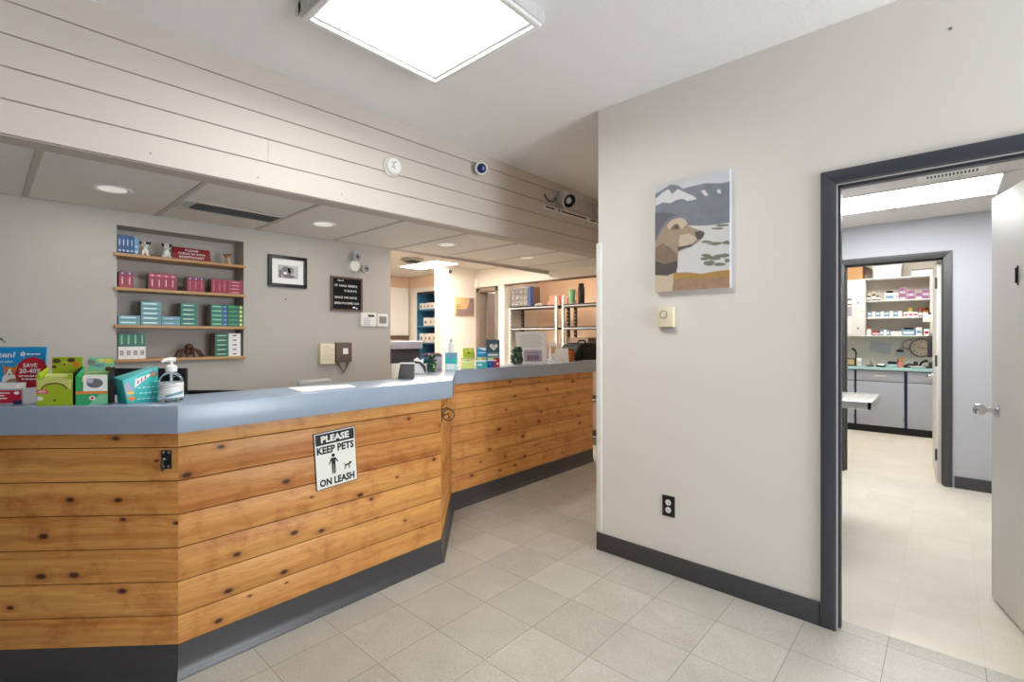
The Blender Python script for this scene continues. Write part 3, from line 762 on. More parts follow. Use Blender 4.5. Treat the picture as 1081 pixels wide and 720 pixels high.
def dog(label, y, s, pal, look):
    """a small seated painted dog."""
    t = thing('dog_figurine', label, 'figurine', (X - .01, y, SH[0]), R(90 + look), 'painted dog figurines', None)
    a, b, cc = pal
    g = MB()
    g.ball((0, .012 * s, .030 * s), (.020 * s, .022 * s, .031 * s), a); g.ball((0, -.004 * s, .038 * s), (.013 * s, .012 * s, .020 * s), b)
    for sx in (-1, 1):
        g.tube([(sx * .010 * s, -.006 * s, .035 * s), (sx * .011 * s, -.012 * s, .015 * s), (sx * .011 * s, -.014 * s, .004 * s)], [.008 * s, .0065 * s, .006 * s], b)
        g.ball((sx * .011 * s, -.019 * s, .005 * s), (.007 * s, .010 * s, .005 * s), b); g.ball((sx * .019 * s, .008 * s, .010 * s), (.009 * s, .016 * s, .010 * s), a)
        g.ball((sx * .020 * s, -.016 * s, .004 * s), (.006 * s, .009 * s, .004 * s), b)
    g.tube([(0, .03 * s, .008 * s), (.014 * s, .036 * s, .010 * s), (.022 * s, .034 * s, .022 * s)], [.005 * s, .004 * s, .002 * s], a)
    g.build('body', t)
    g = MB(); g.ball((0, -.004 * s, .074 * s), (.021 * s, .020 * s, .020 * s), b); g.ball((0, -.024 * s, .068 * s), (.011 * s, .013 * s, .009 * s), b); g.ball((0, -.036 * s, .071 * s), .004 * s, 'blackmat', 8)
    g.ball((.009 * s, -.012 * s, .082 * s), (.010 * s, .011 * s, .012 * s), cc)
    for sx in (-1, 1): g.ball((sx * .009 * s, -.022 * s, .079 * s), .0036 * s, 'blackmat', 8)
    h = g.build('head', t)
    for sx in (-1, 1):
        g = MB(); g.ball((sx * .022 * s, 0, .084 * s), (.006 * s, .010 * s, .015 * s), cc, 8, Matrix.Rotation(sx * R(28), 4, 'Y')); g.build('ear', h)
dog('tan and black dog figurine right of the blue cartons, topmost niche shelf', .715, .98, ('tan', 'white', 'blackmat'), -10)
dog('white and black dog figurine touching the maroon sign, topmost niche shelf', .832, 1.0, ('white', 'white', 'blackmat'), 8)
dog('small tan and white dog figurine alone at the topmost shelf end', 1.190, .80, ('white', 'tan', 'pawbrown'), -25)
t = thing('desk_sign', 'maroon PLEASE CHECK IN WITH RECEPTIONIST sign on the topmost niche shelf', 'sign', (X + .002, .972, SH[0]), R(90))
g = MB()
pl = [(-.112, 0), (.116, 0), (.108, .083), (-.112, .083)]
g.prism(pl, 0, .014, 'maroon', lambda x, z, q: (x, q + z * .12, z)); g.build('plaque', t, bev=.001)
g = MB(); ff = lambda a, b: (a, -.0008 + b * .12, b)
g.text('PLEASE', 0, .067, .078, .013, ff, 'paper', .015); g.text('CHECK IN WITH', 0, .044, .158, .013, ff, 'paper', .015); g.text('RECEPTIONIST', 0, .021, .146, .013, ff, 'paper', .015)
o = g.build('lettering', t); o['label'] = 'white lettering'

# second shelf: crimson cartons
def p_red(top):
    def p(g):
        g.rect(.002, .034, .084, .098, EPS(), top); g.rect(.013, .022, .018, .070, EPS(), 'pinkred'); g.rect(.016, .019, .024, .066, EPS(2), 'paper'); g.disc(.018, .091, .005, .004, EPS(2), 'paper', 10); g.rect(.0, .001, 0, .1, EPS(), 'maroon')
    return p
ra = carton('carton', .0365, .101, 'red', '', 'crimson cartons on the second niche shelf', p_red('purple'), 'blackmat')
row(ra, [.580, .617], SH[1], ['leftmost crimson purple-topped carton on the second niche shelf', 'crimson purple-topped carton second from the left, second niche shelf'])
rb = carton('carton', .0365, .107, 'red', '', 'crimson cartons on the second niche shelf', p_red('pinkred'))
row(rb, [.733 + .0372 * k for k in range(4)], SH[1], ['%s of the group of four upright crimson cartons, second niche shelf' % q for q in ('leftmost', 'second', 'third', 'rightmost')])
rc = carton('carton', .0335, .100, 'red', '', 'crimson cartons on the second niche shelf', lambda g: (g.rect(.002, .031, .082, .097, EPS(), 'purple'), g.rect(.012, .020, .016, .070, EPS(), 'pinkred'), g.disc(.017, .089, .005, .004, EPS(2), 'paper', 10)))
row(rc, [.944 + .0342 * k for k in range(3)], SH[1], ['%s of the group of three upright purple-topped crimson cartons, second niche shelf' % q for q in ('leftmost', 'middle', 'rightmost')])
rd = carton('carton', .0325, .099, 'red', '', 'crimson cartons on the second niche shelf', lambda g: (g.rect(.012, .020, .016, .075, EPS(), 'pinkred'), g.rect(.008, .024, .084, .090, EPS(), 'pinkred')))
row(rd, [1.089 + .0333 * k for k in range(3)], SH[1], ['%s of the three upright crimson cartons beside the flat stack, second niche shelf' % q for q in ('leftmost', 'middle', 'rightmost')])
re_ = carton('carton', .104, .0245, 'red', '', 'crimson cartons on the second niche shelf', lambda g: (g.rect(.012, .080, .008, .016, EPS(), 'pinkred'), g.rect(.03, .07, .011, .013, EPS(2), 'paper')), 'red')
row(re_, [1.190] * 4, SH[1], ['%s of the four flat crimson cartons stacked at the right shelf end' % q for q in ('bottom', 'second from bottom', 'third from bottom', 'top')], .0247)

# third shelf: flat teal and aqua cartons in stacks of five
def p_flat(bar_, w):
    return lambda g: (g.rect(.012, w * .80, .012, .021, EPS(), bar_), g.rect(.018, w * .62, .0145, .0175, EPS(2), 'paper'), g.rect(0, w, 0, .0025, EPS(), 'green'))
LV = ['bottom', 'second from bottom', 'middle', 'fourth from bottom', 'top']
fa = carton('carton', .110, .0305, 'aqua', '', 'teal cartons on the third niche shelf', p_flat('turqlight', .11), 'boxnavy')
row(fa, [.578] * 2, SH[2], ['%s of the two flat aqua cartons at the left end, third niche shelf' % q for q in ('lower', 'upper')], .0308)
fb = carton('carton', .105, .0305, 'aqua', '', 'teal cartons on the third niche shelf', p_flat('turqlight', .105))
row(fb, [.692] * 5, SH[2], ['%s of the five aqua cartons in the left tall stack, third niche shelf' % q for q in LV], .0308)
fc_ = carton('carton', .104, .0305, 'aqua', '', 'teal cartons on the third niche shelf', p_flat('boxlblue', .104))
row(fc_, [.800] * 2, SH[2], ['%s of the two flat aqua cartons between the tall stacks, third niche shelf' % q for q in ('lower', 'upper')], .0308)
fd = carton('carton', .098, .0305, 'teal', '', 'teal cartons on the third niche shelf', p_flat('mint', .098))
row(fd, [.907] * 5, SH[2], ['%s of the five teal cartons in the middle tall stack, third niche shelf' % q for q in LV], .0308)
fe = carton('carton', .104, .0305, 'teal', '', 'teal cartons on the third niche shelf', lambda g: (g.rect(.008, .066, .012, .021, EPS(), 'mint'), g.rect(.072, .104, 0, .0305, EPS(), 'boxblue'), g.rect(.078, .098, .010, .02, EPS(2), 'boxlblue')))
row(fe, [1.086] * 5, SH[2], ['%s of the five blue-ended teal cartons in the right stack, third niche shelf' % q for q in LV], .0308)
ff_ = carton('carton', .103, .0305, 'green', '', 'teal cartons on the third niche shelf', lambda g: (g.rect(.006, .066, .012, .021, EPS(), 'midgreen'), g.disc(.086, .015, .010, .011, EPS(), 'limelight', 14)), 'green')
row(ff_, [1.192] * 5, SH[2], ['%s of the five green cartons with cream dots, third niche shelf' % q for q in LV], .0308)

# lowest shelf
def p_half(g):
    g.rect(0, .034, 0, .078, EPS(), 'paper'); g.rect(.008, .026, .024, .052, EPS(2), 'inkgrey'); g.rect(.011, .023, .030, .034, EPS(3), 'paper'); g.rect(.011, .023, .040, .044, EPS(3), 'paper'); g.rect(.013, .021, .094, .152, EPS(), 'mint')
ha = carton('carton', .034, .162, 'green', '', 'cartons on the lowest niche shelf', p_half, 'green')
row(ha, [.578 + .0345 * k for k in range(4)], SH[3], ['%s of the four upright green and white cartons, lowest niche shelf' % q for q in ('leftmost', 'second', 'third', 'rightmost')])
hb = carton('carton', .084, .0325, 'green', '', 'cartons on the lowest niche shelf', lambda g: (g.rect(.010, .074, .013, .020, EPS(), 'mint'), g.rect(.018, .06, .0155, .0175, EPS(2), 'paper')))
row(hb, [1.112] * 5, SH[3], ['%s of the five flat green cartons stacked on the lowest niche shelf' % q for q in LV], .0328)
hc = carton('carton', .078, .0325, 'paper', '', 'cartons on the lowest niche shelf', lambda g: (g.rect(.026, .052, .012, .021, EPS(), 'inkgrey'), g.rect(.0, .078, 0, .0012, EPS(), 'lgrey')), 'paper')
row(hc, [1.198] * 5, SH[3], ['%s of the five white cartons stacked at the right, lowest niche shelf' % q for q in LV], .0328)
t = thing('octopus_ornament', 'dark brown carved octopus ornament on the lowest niche shelf', 'ornament', (X - .04, .965, SH[3]), R(90))
g = MB(); g.ball((0, 0, .068), (.026, .024, .026), 'octo'); g.ball((0, -.002, .036), (.028, .026, .022), 'octo')
for k in range(8):
    a = PI * (k / 7) * 1.12 - .2; sx, sy = math.cos(a), -math.sin(a) * .45
    pts = [(sx * r_, sy * r_, z_) for r_, z_ in ((.012, .036), (.034, .052), (.058, .046), (.074, .020), (.084, .007), (.098, .007))]
    g.tube(pts, [.011, .011, .010, .008, .0065, .003], 'octo', 8)
g.build('carving', t)
g = MB()
for sx in (-1, 1): g.ball((sx * .012, -.022, .066), .006, 'black', 8)
g.build('eyes', t)

# ================================================================== ON THE RECEPTION WALL
def wallthing(name, label, cat, y, z, group=None): return thing(name, label, cat, (X, y, z), R(90), group)
t = wallthing('framed_drawing', 'black framed grey pet drawing with white mat on the reception wall', 'picture', 1.612, 1.836)
g = MB(); a, b = .148, .122
for x0, x1, z0, z1 in ((-a, a, -b, -b + .026), (-a, a, b - .026, b), (-a, -a + .026, -b + .026, b - .026), (a - .026, a, -b + .026, b - .026)): g.box(x0, x1, -.020, 0, z0, z1, 'black')
g.build('frame', t, bev=.002)
g = MB(); g.box(-a + .02, a - .02, -.008, -.001, -b + .02, b - .02, 'paper'); g.build('mat_board', t)
g = MB(); F2 = lambda q: (lambda x, z: (x, -.008 - .0005 * q, z))
g.rect(-.075, .080, -.052, .050, F2(1), 'lgrey'); g.disc(-.015, -.004, .038, .046, F2(2), 'ash'); g.disc(.022, .012, .026, .024, F2(2), 'ash'); g.disc(-.018, .016, .020, .018, F2(3), 'inkgrey'); g.disc(-.02, -.012, .014, .010, F2(3), 'paper')
g.rect(-.068, -.050, -.050, .012, F2(2), 'inkgrey'); g.disc(.012, -.036, .045, .014, F2(3), 'inkgrey'); g.disc(-.026, .018, .003, .003, F2(4), 'ink', 8); g.disc(-.010, .019, .003, .003, F2(4), 'ink', 8)
g.build('drawing', t)
t = wallthing('letter_board', 'black felt letter board in a brown frame with white pinned letters', 'letter board', 2.108, 1.694)
g = MB(); a, b = .146, .146
for x0, x1, z0, z1 in ((-a, a, -b, -b + .016), (-a, a, b - .016, b), (-a, -a + .016, -b + .016, b - .016), (a - .016, a, -b + .016, b - .016)): g.box(x0, x1, -.020, 0, z0, z1, 'brownboard')
g.build('frame', t, bev=.0015)
g = MB(); g.box(-a + .01, a - .01, -.010, -.001, -b + .01, b - .01, 'felt')
for k in range(22): z = -.124 + .0118 * k; g.box(-a + .016, a - .016, -.0112, -.0098, z - .003, z + .003, 'felt')
g.build('felt', t)
g = MB(); F3 = lambda x, z: (x, -.0125, z)
g.text('April', -.060, .112, .055, .017, F3, 'paper', .01); g.text('IT HAS BEEN', -.008, .070, .205, .018, F3, 'paper', .015); g.text('0 DAYS', .034, .028, .115, .018, F3, 'paper', .015)
g.text('SINCE WE HAVE', -.010, -.030, .205, .018, F3, 'paper', .015); g.text('BEEN POOPED ON', 0, -.078, .225, .018, F3, 'paper', .015)
g.disc(.066, -.112, .013, .008, F3, 'paper', 10); g.disc(.092, -.118, .010, .006, F3, 'paper', 10)
o = g.build('letters', t); o['label'] = 'white letters'
t = wallthing('emergency_light', 'white twin-head emergency light on the wall above the letter board', 'emergency light', 2.165, 1.955)
g = MB(); g.lathe([(.052, 0), (.052, .03), (.044, .05), (.0, .054)], 'white', (0, 0, -.015), axis='y', n=20); g.build('housing', t)
for x, z in ((.0, .058), (.085, -.035)):
    g = MB(); g.tube([(x * .4, -.03, z * .4), (x, -.05, z)], .009, 'lgrey'); g.lathe([(.022, .03), (.036, .055), (.038, .085), (.033, .085)], 'lgrey', (x, 0, z), axis='y', n=18); h_ = g.build('lamp_head', t)
    g = MB(); g.lathe([(.032, .082), (.03, .086), (.012, .089)], 'ash', (x, 0, z), axis='y', n=18); g.lathe([(.012, .088), (.004, .092)], 'blueled', (x, 0, z), axis='y', n=12); g.build('lens', h_)
t = wallthing('alarm_keypad', 'white alarm keypad with small dark display, left of the thermostat', 'keypad', 2.312, 1.483)
g = MB(); g.box(-.078, .078, -.025, 0, -.060, .060, 'white'); g.build('case', t, bev=.005)
g = MB(); g.box(-.010, .052, -.0262, -.0245, .022, .042, 'dark'); g.build('display', t)
g = MB()
for r_ in range(4):
    for q in range(3): g.box(-.050 + q * .022, -.036 + q * .022, -.0268, -.0245, -.046 + r_ * .016, -.036 + r_ * .016, 'lgrey')
g.build('keys', t)
t = wallthing('thermostat', 'square white thermostat with grey-green screen beside the keypad', 'thermostat', 2.455, 1.480)
g = MB(); g.box(-.054, .054, -.022, 0, -.058, .058, 'white'); g.build('case', t, bev=.005)
g = MB(); g.box(-.038, .038, -.0235, -.0215, -.030, .034, 'ash'); g.build('screen', t)
t = wallthing('notice_box', 'cream printed box on the wall left of the brown box', 'box', 1.918, 1.190)
g = MB(); g.box(-.062, .062, -.05, 0, -.084, .084, 'cream'); g.build('case', t, bev=.003)
g = MB()
for k in range(8): g.rect(-.045, .020 + .02 * (k % 3), .060 - .016 * k, .064 - .016 * k, lambda x, z: (x, -.0506, z), 'tbar')
g.build('print', t)
t = wallthing('wall_box', 'brown wall box with white label and hanging bracket', 'box', 2.058, 1.196)
g = MB(); g.box(-.070, .070, -.06, 0, -.080, .084, 'brownboard'); g.build('case', t, bev=.004)
g = MB(); g.rect(-.012, .034, -.012, .038, lambda x, z: (x, -.0606, z), 'paper'); o = g.build('label', t); o['label'] = 'white paper label'
g = MB(); g.tube([(-.050, -.04, -.080), (0, -.045, -.170), (.048, -.04, -.080)], .008, 'brownboard', 8); g.build('bracket', t)
g = MB(); g.ball((X, 1.60, 1.622), (.004, .006, .006), 'ink', 8); tag(g.build('nail'), 'small dark nail in the wall below the framed drawing', 'nail')

# ================================================================== ON THE SOFFIT AND THE DOG WALL
sx_ = lambda z, y: -2.680
t = thing('smoke_alarm', 'round cream alarm sounder on the shiplap soffit', 'alarm', (-2.678, 1.792, 2.430), R(90))
g = MB(); g.lathe([(.062, 0), (.062, .014), (.056, .020)], 'white', axis='y', n=28); g.build('base', t)
g = MB(); g.lathe([(.054, .018), (.054, .036), (.045, .046), (.0, .049)], 'cream' if 0 else 'white', axis='y', n=28); o = g.build('cover', t)
g = MB()
for k in range(3): a = R(80 + 65 * k); g.box(-.004, .004, -.0492, -.046, -.008, .008, 'inkgrey').xf(Matrix.Identity(4)) if 0 else g.ball((.026 * math.cos(a), -.046, .026 * math.sin(a)), (.004, .003, .006), 'inkgrey', 8)
g.tube([(.016 * math.cos(R(a)) + .004, -.049, .024 * math.sin(R(a))) for a in range(100, 265, 15)], .0022, 'inkgrey', 6)
g.build('grille', o)
t = thing('security_camera', 'round white security camera with blue lens on the shiplap soffit', 'security camera', (-2.678, 2.560, 2.613), R(90))
g = MB(); g.lathe([(.030, 0), (.030, .016), (.020, .03), (.02, .05)], 'lgrey', axis='y', n=20); g.build('mount', t)
hd = Matrix.Rotation(R(-35), 4, 'Z') @ Matrix.Rotation(R(18), 4, 'X')
g = MB(); g.lathe([(.020, .0), (.046, .012), (.048, .05), (.044, .056), (.040, .056)], 'white', axis='y', n=24); g.xf(Matrix.Translation((0, -.04, 0)) @ hd); h_ = g.build('camera_head', t)
g = MB(); g.lathe([(.040, .052), (.034, .057), (.01, .060)], 'blueled', axis='y', n=24); g.xf(Matrix.Translation((0, -.04, 0)) @ hd); o = g.build('lens', h_); o['label'] = 'dark blue lens'
g = MB(); g.lathe([(.043, .0555), (.041, .0585), (.037, .0585), (.035, .0555)], 'signwhite', axis='y', n=24); g.xf(Matrix.Translation((0, -.04, 0)) @ hd); g.build('ring', h_)
# track with spot heads
t = thing('track_light', 'cream track light with two spot heads on the shiplap soffit', 'track light', (-2.680, 3.36, 2.492), rot=(0, R(0), R(90)))
tl = .0148
g = MB(); g.hexa([(0, -.022, -.019), (1.4, -.022, -.019 + tl * 1.4), (1.4, 0, -.019 + tl * 1.4), (0, 0, -.019), (0, -.022, .019), (1.4, -.022, .019 + tl * 1.4), (1.4, 0, .019 + tl * 1.4), (0, 0, .019)], 'white'); g.build('track', t, bev=.003)
g = MB()
for x0, x1 in ((.03, .16), (.22, .68), (.76, 1.36)): g.hexa([(x0, -.0235, -.007 + tl * x0), (x1, -.0235, -.007 + tl * x1), (x1, -.0215, -.007 + tl * x1), (x0, -.0215, -.007 + tl * x0), (x0, -.0235, .007 + tl * x0), (x1, -.0235, .007 + tl * x1), (x1, -.0215, .007 + tl * x1), (x0, -.0215, .007 + tl * x0)], 'black')
o = g.build('slot', t); o['label'] = 'black conductor slot'
for xh in (.25, .86):
    z0 = tl * xh
    g = MB(); g.tube([(xh, -.02, z0), (xh, -.07, z0 + .02), (xh, -.075, z0 + .10)], .010, 'fixture', 10)
    rotm = Matrix.Translation((xh, -.09, z0 + .095)) @ Matrix.Rotation(R(-22), 4, 'Z') @ Matrix.Rotation(R(28), 4, 'X')
    g2 = MB(); g2.lathe([(.03, -.10), (.062, -.085), (.066, .045), (.075, .062), (.070, .066), (.060, .062), (.056, .02)], 'fixture', axis='y', n=24); g2.xf(rotm)
    h_ = g2.build('spot_head', t); g.build('stem', h_)
    g2 = MB(); g2.lathe([(.059, .030), (.060, .064), (.056, .064), (.034, .036), (.030, .03)], 'black', axis='y', n=24); g2.xf(rotm); o = g2.build('baffle', h_); o['label'] = 'black baffle ring'
    g2 = MB(); g2.lathe([(.030, .034), (.028, .052), (.012, .058)], 'lgrey', axis='y', n=20); g2.xf(rotm); g2.build('bulb', h_)
g = MB(); g.tube([(.03, -.01, .115), (.06, -.012, .080), (.10, -.014, .062), (.16, -.014, .075), (.19, -.014, .115)], .006, 'dark', 8); g.build('cable', t)

# canvas of the dog in a knitted cap
cv = thing('canvas_print', 'large canvas print of a fawn dog in grey beanie before snowy mountains', 'picture', (-1.024, WY, 1.884))
CW, CHh = .404, .606
g = MB(); g.box(-CW / 2, CW / 2, -.032, 0, -CHh / 2, CHh / 2, 'sky'); g.build('canvas', cv, bev=.0025)
def cm(px, py):
    uu = (px - 68) / 373.0; uu = min(max(uu, 0.001), .999)
    top = 130 - 66 * uu; bot = 660 - 18 * uu
    vv = min(max((bot - py) / (bot - top), .001), .999)
    return (uu - .5) * CW, (vv - .5) * CHh
def art(g, pts, m, q):
    g.face([(x, -.032 - .0004 * q, z) for x, z in (cm(*p) for p in pts)][::-1], m)
def blob(g, cx, cy, rx, ry, m, q, n=16, jag=0.0):
    art(g, [(cx + rx * (1 + jag * random.uniform(-1, 1)) * math.cos(2 * PI * k / n), cy + ry * (1 + jag * random.uniform(-1, 1)) * math.sin(2 * PI * k / n)) for k in range(n)], m, q)
g = MB()
art(g, [(66, 172), (110, 150), (150, 128), (190, 132), (215, 150), (260, 140), (330, 128), (400, 132), (450, 125), (450, 332), (300, 335), (66, 335)], 'mount', 1)
art(g, [(70, 195), (110, 165), (140, 150), (160, 175), (190, 150), (225, 168), (272, 190), (285, 205), (240, 212), (215, 200), (180, 205), (150, 220), (110, 215), (70, 232)], 'snow', 2)
art(g, [(305, 165), (325, 160), (342, 188), (325, 190)], 'snow', 2); art(g, [(380, 165), (398, 160), (402, 182), (386, 180)], 'snow', 2)
art(g, [(66, 335), (250, 332), (330, 338), (450, 325), (450, 575), (66, 575)], 'snow', 2)
art(g, [(66, 572), (180, 562), (300, 575), (450, 560), (450, 662), (66, 662)], 'earth', 3)
art(g, [(160, 568), (230, 562), (310, 572), (380, 560), (450, 556), (450, 590), (330, 596), (240, 590), (160, 598)], 'grassp', 4)
for cx, cy, rx, ry in ((385, 352, 30, 6), (410, 338, 34, 7), (335, 415, 30, 6), (375, 425, 34, 8), (425, 422, 26, 8), (330, 482, 24, 7), (362, 495, 38, 10), (410, 485, 34, 9), (345, 520, 32, 10), (395, 528, 30, 8), (432, 510, 18, 9), (320, 500, 20, 7)):
    blob(g, cx, cy, rx, ry, 'branch', 4, 14, .35)
# dog: chest, neck, head
art(g, [(66, 560), (165, 565), (168, 600), (160, 662), (66, 662)], 'fawnlight', 5)
art(g, [(66, 405), (100, 345), (150, 300), (205, 290), (235, 312), (245, 335), (280, 350), (318, 362), (325, 374), (313, 398), (288, 418), (255, 436), (230, 441), (205, 452), (192, 466), (190, 505), (185, 545), (165, 568), (120, 578), (66, 575)], 'fawn', 6)
art(g, [(130, 330), (160, 302), (205, 292), (228, 303), (240, 325), (215, 345), (180, 345), (145, 352)], 'fawnlight', 7)
art(g, [(66, 440), (110, 415), (150, 440), (185, 470), (188, 505), (178, 540), (130, 560), (66, 560)], 'fawndark', 7)
art(g, [(66, 505), (120, 520), (188, 505), (190, 530), (182, 560), (135, 578), (66, 572)], 'nose', 8)
art(g, [(200, 380), (250, 372), (290, 392), (262, 428), (228, 434), (195, 440)], 'fawnlight', 7)
art(g, [(276, 364), (308, 362), (325, 374), (312, 398), (292, 404), (280, 388)], 'nose', 9)
art(g, [(192, 436), (230, 432), (268, 424), (285, 414), (256, 438), (230, 443), (205, 453), (190, 455)], 'nose', 9)
art(g, [(148, 350), (170, 326), (190, 322), (204, 345), (185, 352), (160, 350)], 'fawndark', 9); blob(g, 183, 340, 11, 8, 'nose', 10)
# knitted cap
art(g, [(66, 268), (110, 262), (160, 270), (196, 282), (202, 290), (158, 296), (125, 318), (100, 348), (82, 388), (66, 415)], 'beanie', 10)
art(g, [(202, 282), (206, 292), (160, 300), (128, 322), (104, 352), (84, 392), (72, 410), (76, 380), (96, 342), (122, 312), (156, 288)], 'mount', 11)
g.build('printed_picture', cv)
t = thing('door_chime', 'cream door chime unit on the wall below the dog canvas', 'chime', (-1.170, WY, 1.432))
g = MB(); g.box(-.048, .048, -.034, 0, -.048, .062, 'cream'); g.build('case', t, bev=.003)
g = MB(); g.tube([(-.006 + .020 * math.cos(2 * PI * k / 18), -.0345, .022 + .020 * math.sin(2 * PI * k / 18)) for k in range(19)], .0024, 'grey', 6); g.lathe([(.016, .034), (.014, .037), (.004, .038)], 'cream', (-.006, 0, .022), axis='y', n=16); g.build('dial', t)
g = MB(); g.box(-.020, .046, -.028, -.004, -.060, -.048, 'grey'); g.build('slot', t)
t = thing('wall_outlet', 'black duplex wall outlet with white sockets, low under the chime', 'outlet', (-1.161, WY, .378))
g = MB(); g.box(-.036, .036, -.006, 0, -.058, .058, 'black'); g.build('plate', t, bev=.002)
for z in (-.021, .021):
    g = MB(); g.lathe([(.0165, .005), (.0165, .008), (.0, .0082)], 'signwhite', (0, 0, z), axis='y', n=18)
    for sx in (-1, 1): g.box(sx * .006 - .001, sx * .006 + .001, -.0088, -.007, z - .002, z + .007, 'ink')
    g.ball((0, -.008, z - .008), .0022, 'ink', 6); o = g.build('socket', t); o['label'] = 'white socket face'
g = MB(); g.ball((.012, WY - .001, 2.56), (.005, .004, .006), 'inkgrey', 8); tag(g.build('screw'), 'tiny grey screw high on the wall above the doorway', 'screw')

# ================================================================== ON THE COUNTER, LEFT OF THE BEND
A1 = R(45)
def on1(px_, py_): return (px_, py_, TOP)
t = thing('leaflet_display', 'blue cardboard leaflet display with a corgi and red SAVE 20-40% circle', 'display', (-2.677, .058, TOP), A1 + R(2))
g = MB(); g.hexa([(-.125, .035, 0), (.112, .035, 0), (.112, .040, 0), (-.125, .040, 0), (-.125, .055, .218), (.112, .055, .218), (.112, .060, .218), (-.125, .060, .218)], 'cyan'); bc = g.build('back_card', t)
g = MB(); k_ = .02 / .218; FB = lambda q: (lambda x, z: (x, .0345 + z * k_ - .0006 * q, z))
g.text('kitten?', -.046, .188, .100, .022, FB(2), 'paper', .02); g.text('and plan', -.034, .160, .060, .011, FB(2), 'paper', .01)
for a in range(5): g.disc(.030 + .006 * math.cos(a * 2 * PI / 5), .190 + .006 * math.sin(a * 2 * PI / 5), .0038, .0038, FB(2), 'paper', 8)
for a, (w_, x_) in enumerate(((.014, .050), (.012, .066), (.018, .084))): g.rect(x_ - w_ / 2, x_ + w_ / 2, .187, .192, FB(2), 'paper')
g.disc(.066, .118, .060, .060, FB(2), 'redprint', 36)
g.text('SAVE', .060, .146, .052, .016, FB(3), 'paper', .02); g.text('20-40%', .062, .124, .080, .019, FB(3), 'paper', .025)
for z_, w_ in ((.104, .080), (.092, .060)):
    for s_ in range(4): g.rect(.062 - w_ / 2 + s_ * w_ / 4, .062 - w_ / 2 + (s_ + .82) * w_ / 4, z_ - .003, z_ + .003, FB(3), 'paper')
# the corgi
dx, dz = -.012, .100
g.disc(dx, dz - .012, .026, .030, FB(2), 'paper'); g.disc(dx + .016, dz - .022, .026, .018, FB(2), 'tan'); g.disc(dx, dz + .022, .021, .019, FB(3), 'orange'); g.disc(dx, dz + .016, .009, .017, FB(4), 'paper'); g.disc(dx, dz + .009, .012, .009, FB(4), 'paper')
for sx in (-1, 1):
    g.flat([(dx + sx * .008, dz + .034), (dx + sx * .030, dz + .052), (dx + sx * .022, dz + .022)][::sx], FB(3), 'tan'); g.disc(dx + sx * .009, dz + .024, .0028, .003, FB(5), 'ink', 8)
    g.disc(dx + sx * .018, dz - .036, .010, .007, FB(4), 'paper', 12)
g.disc(dx, dz + .012, .004, .003, FB(5), 'ink', 8)
g.build('printed_picture', bc)
g = MB(); g.box(-.125, .098, -.030, -.026, 0, .062, 'lgrey'); g.box(-.125, .098, -.030, .034, 0, .004, 'lgrey'); g.box(.095, .098, -.030, .034, 0, .062, 'lgrey'); g.box(-.125, -.122, -.030, .034, 0, .062, 'lgrey'); tr = g.build('tray', t); tr['label'] = 'pale grey tray'
g = MB()
for a in range(8): g.hexa([(-.10, -.022 + .005 * a, .005), (.068, -.022 + .005 * a, .005), (.068, -.019 + .005 * a, .005), (-.10, -.019 + .005 * a, .005), (-.10, -.018 + .005 * a, .075 + .001 * a), (.068, -.018 + .005 * a, .075 + .001 * a), (.068, -.015 + .005 * a, .075 + .001 * a), (-.10, -.015 + .005 * a, .075 + .001 * a)], 'paper')
g.build('leaflets', tr)
g = MB(); FT = lambda q: (lambda x, z: (x, -.0302 - .0005 * q, z)); g.rect(-.060, .094, .008, .056, FT(1), 'redprint'); g.rect(.066, .096, .004, .018, FT(2), 'boxnavy')
for z_, w_ in ((.046, .075), (.036, .055), (.026, .065)): g.rect(-.020, -.020 + w_, z_ - .002, z_ + .002, FT(2), 'paper')
g.disc(.078, .046, .010, .006, FT(2), 'paper', 12); g.build('red_label', tr)
# a green sprig behind the display
t = thing('leaf_sprig', 'dark green leaf tip showing above the blue leaflet display', 'plant', (-2.985, .005, TOP), A1)
g = MB(); g.lathe([(.026, 0), (.030, .05), (.024, .05)], 'dark', n=14); g.build('pot', t)
g = MB()
for a, ln in ((-20, .20), (35, .13), (100, .12), (200, .15)):
    ca, sa = math.cos(R(a)), math.sin(R(a)); pts = [(ca * ln * s_ * .55, sa * ln * s_ * .55, .05 + .20 * math.sin(s_ * 2.0)) for s_ in (0, .2, .4, .6, .8, 1)]
    g.tube(pts, [.004, .006, .008, .008, .005, .001], 'leafdark', 6)
g.build('leaves', t)

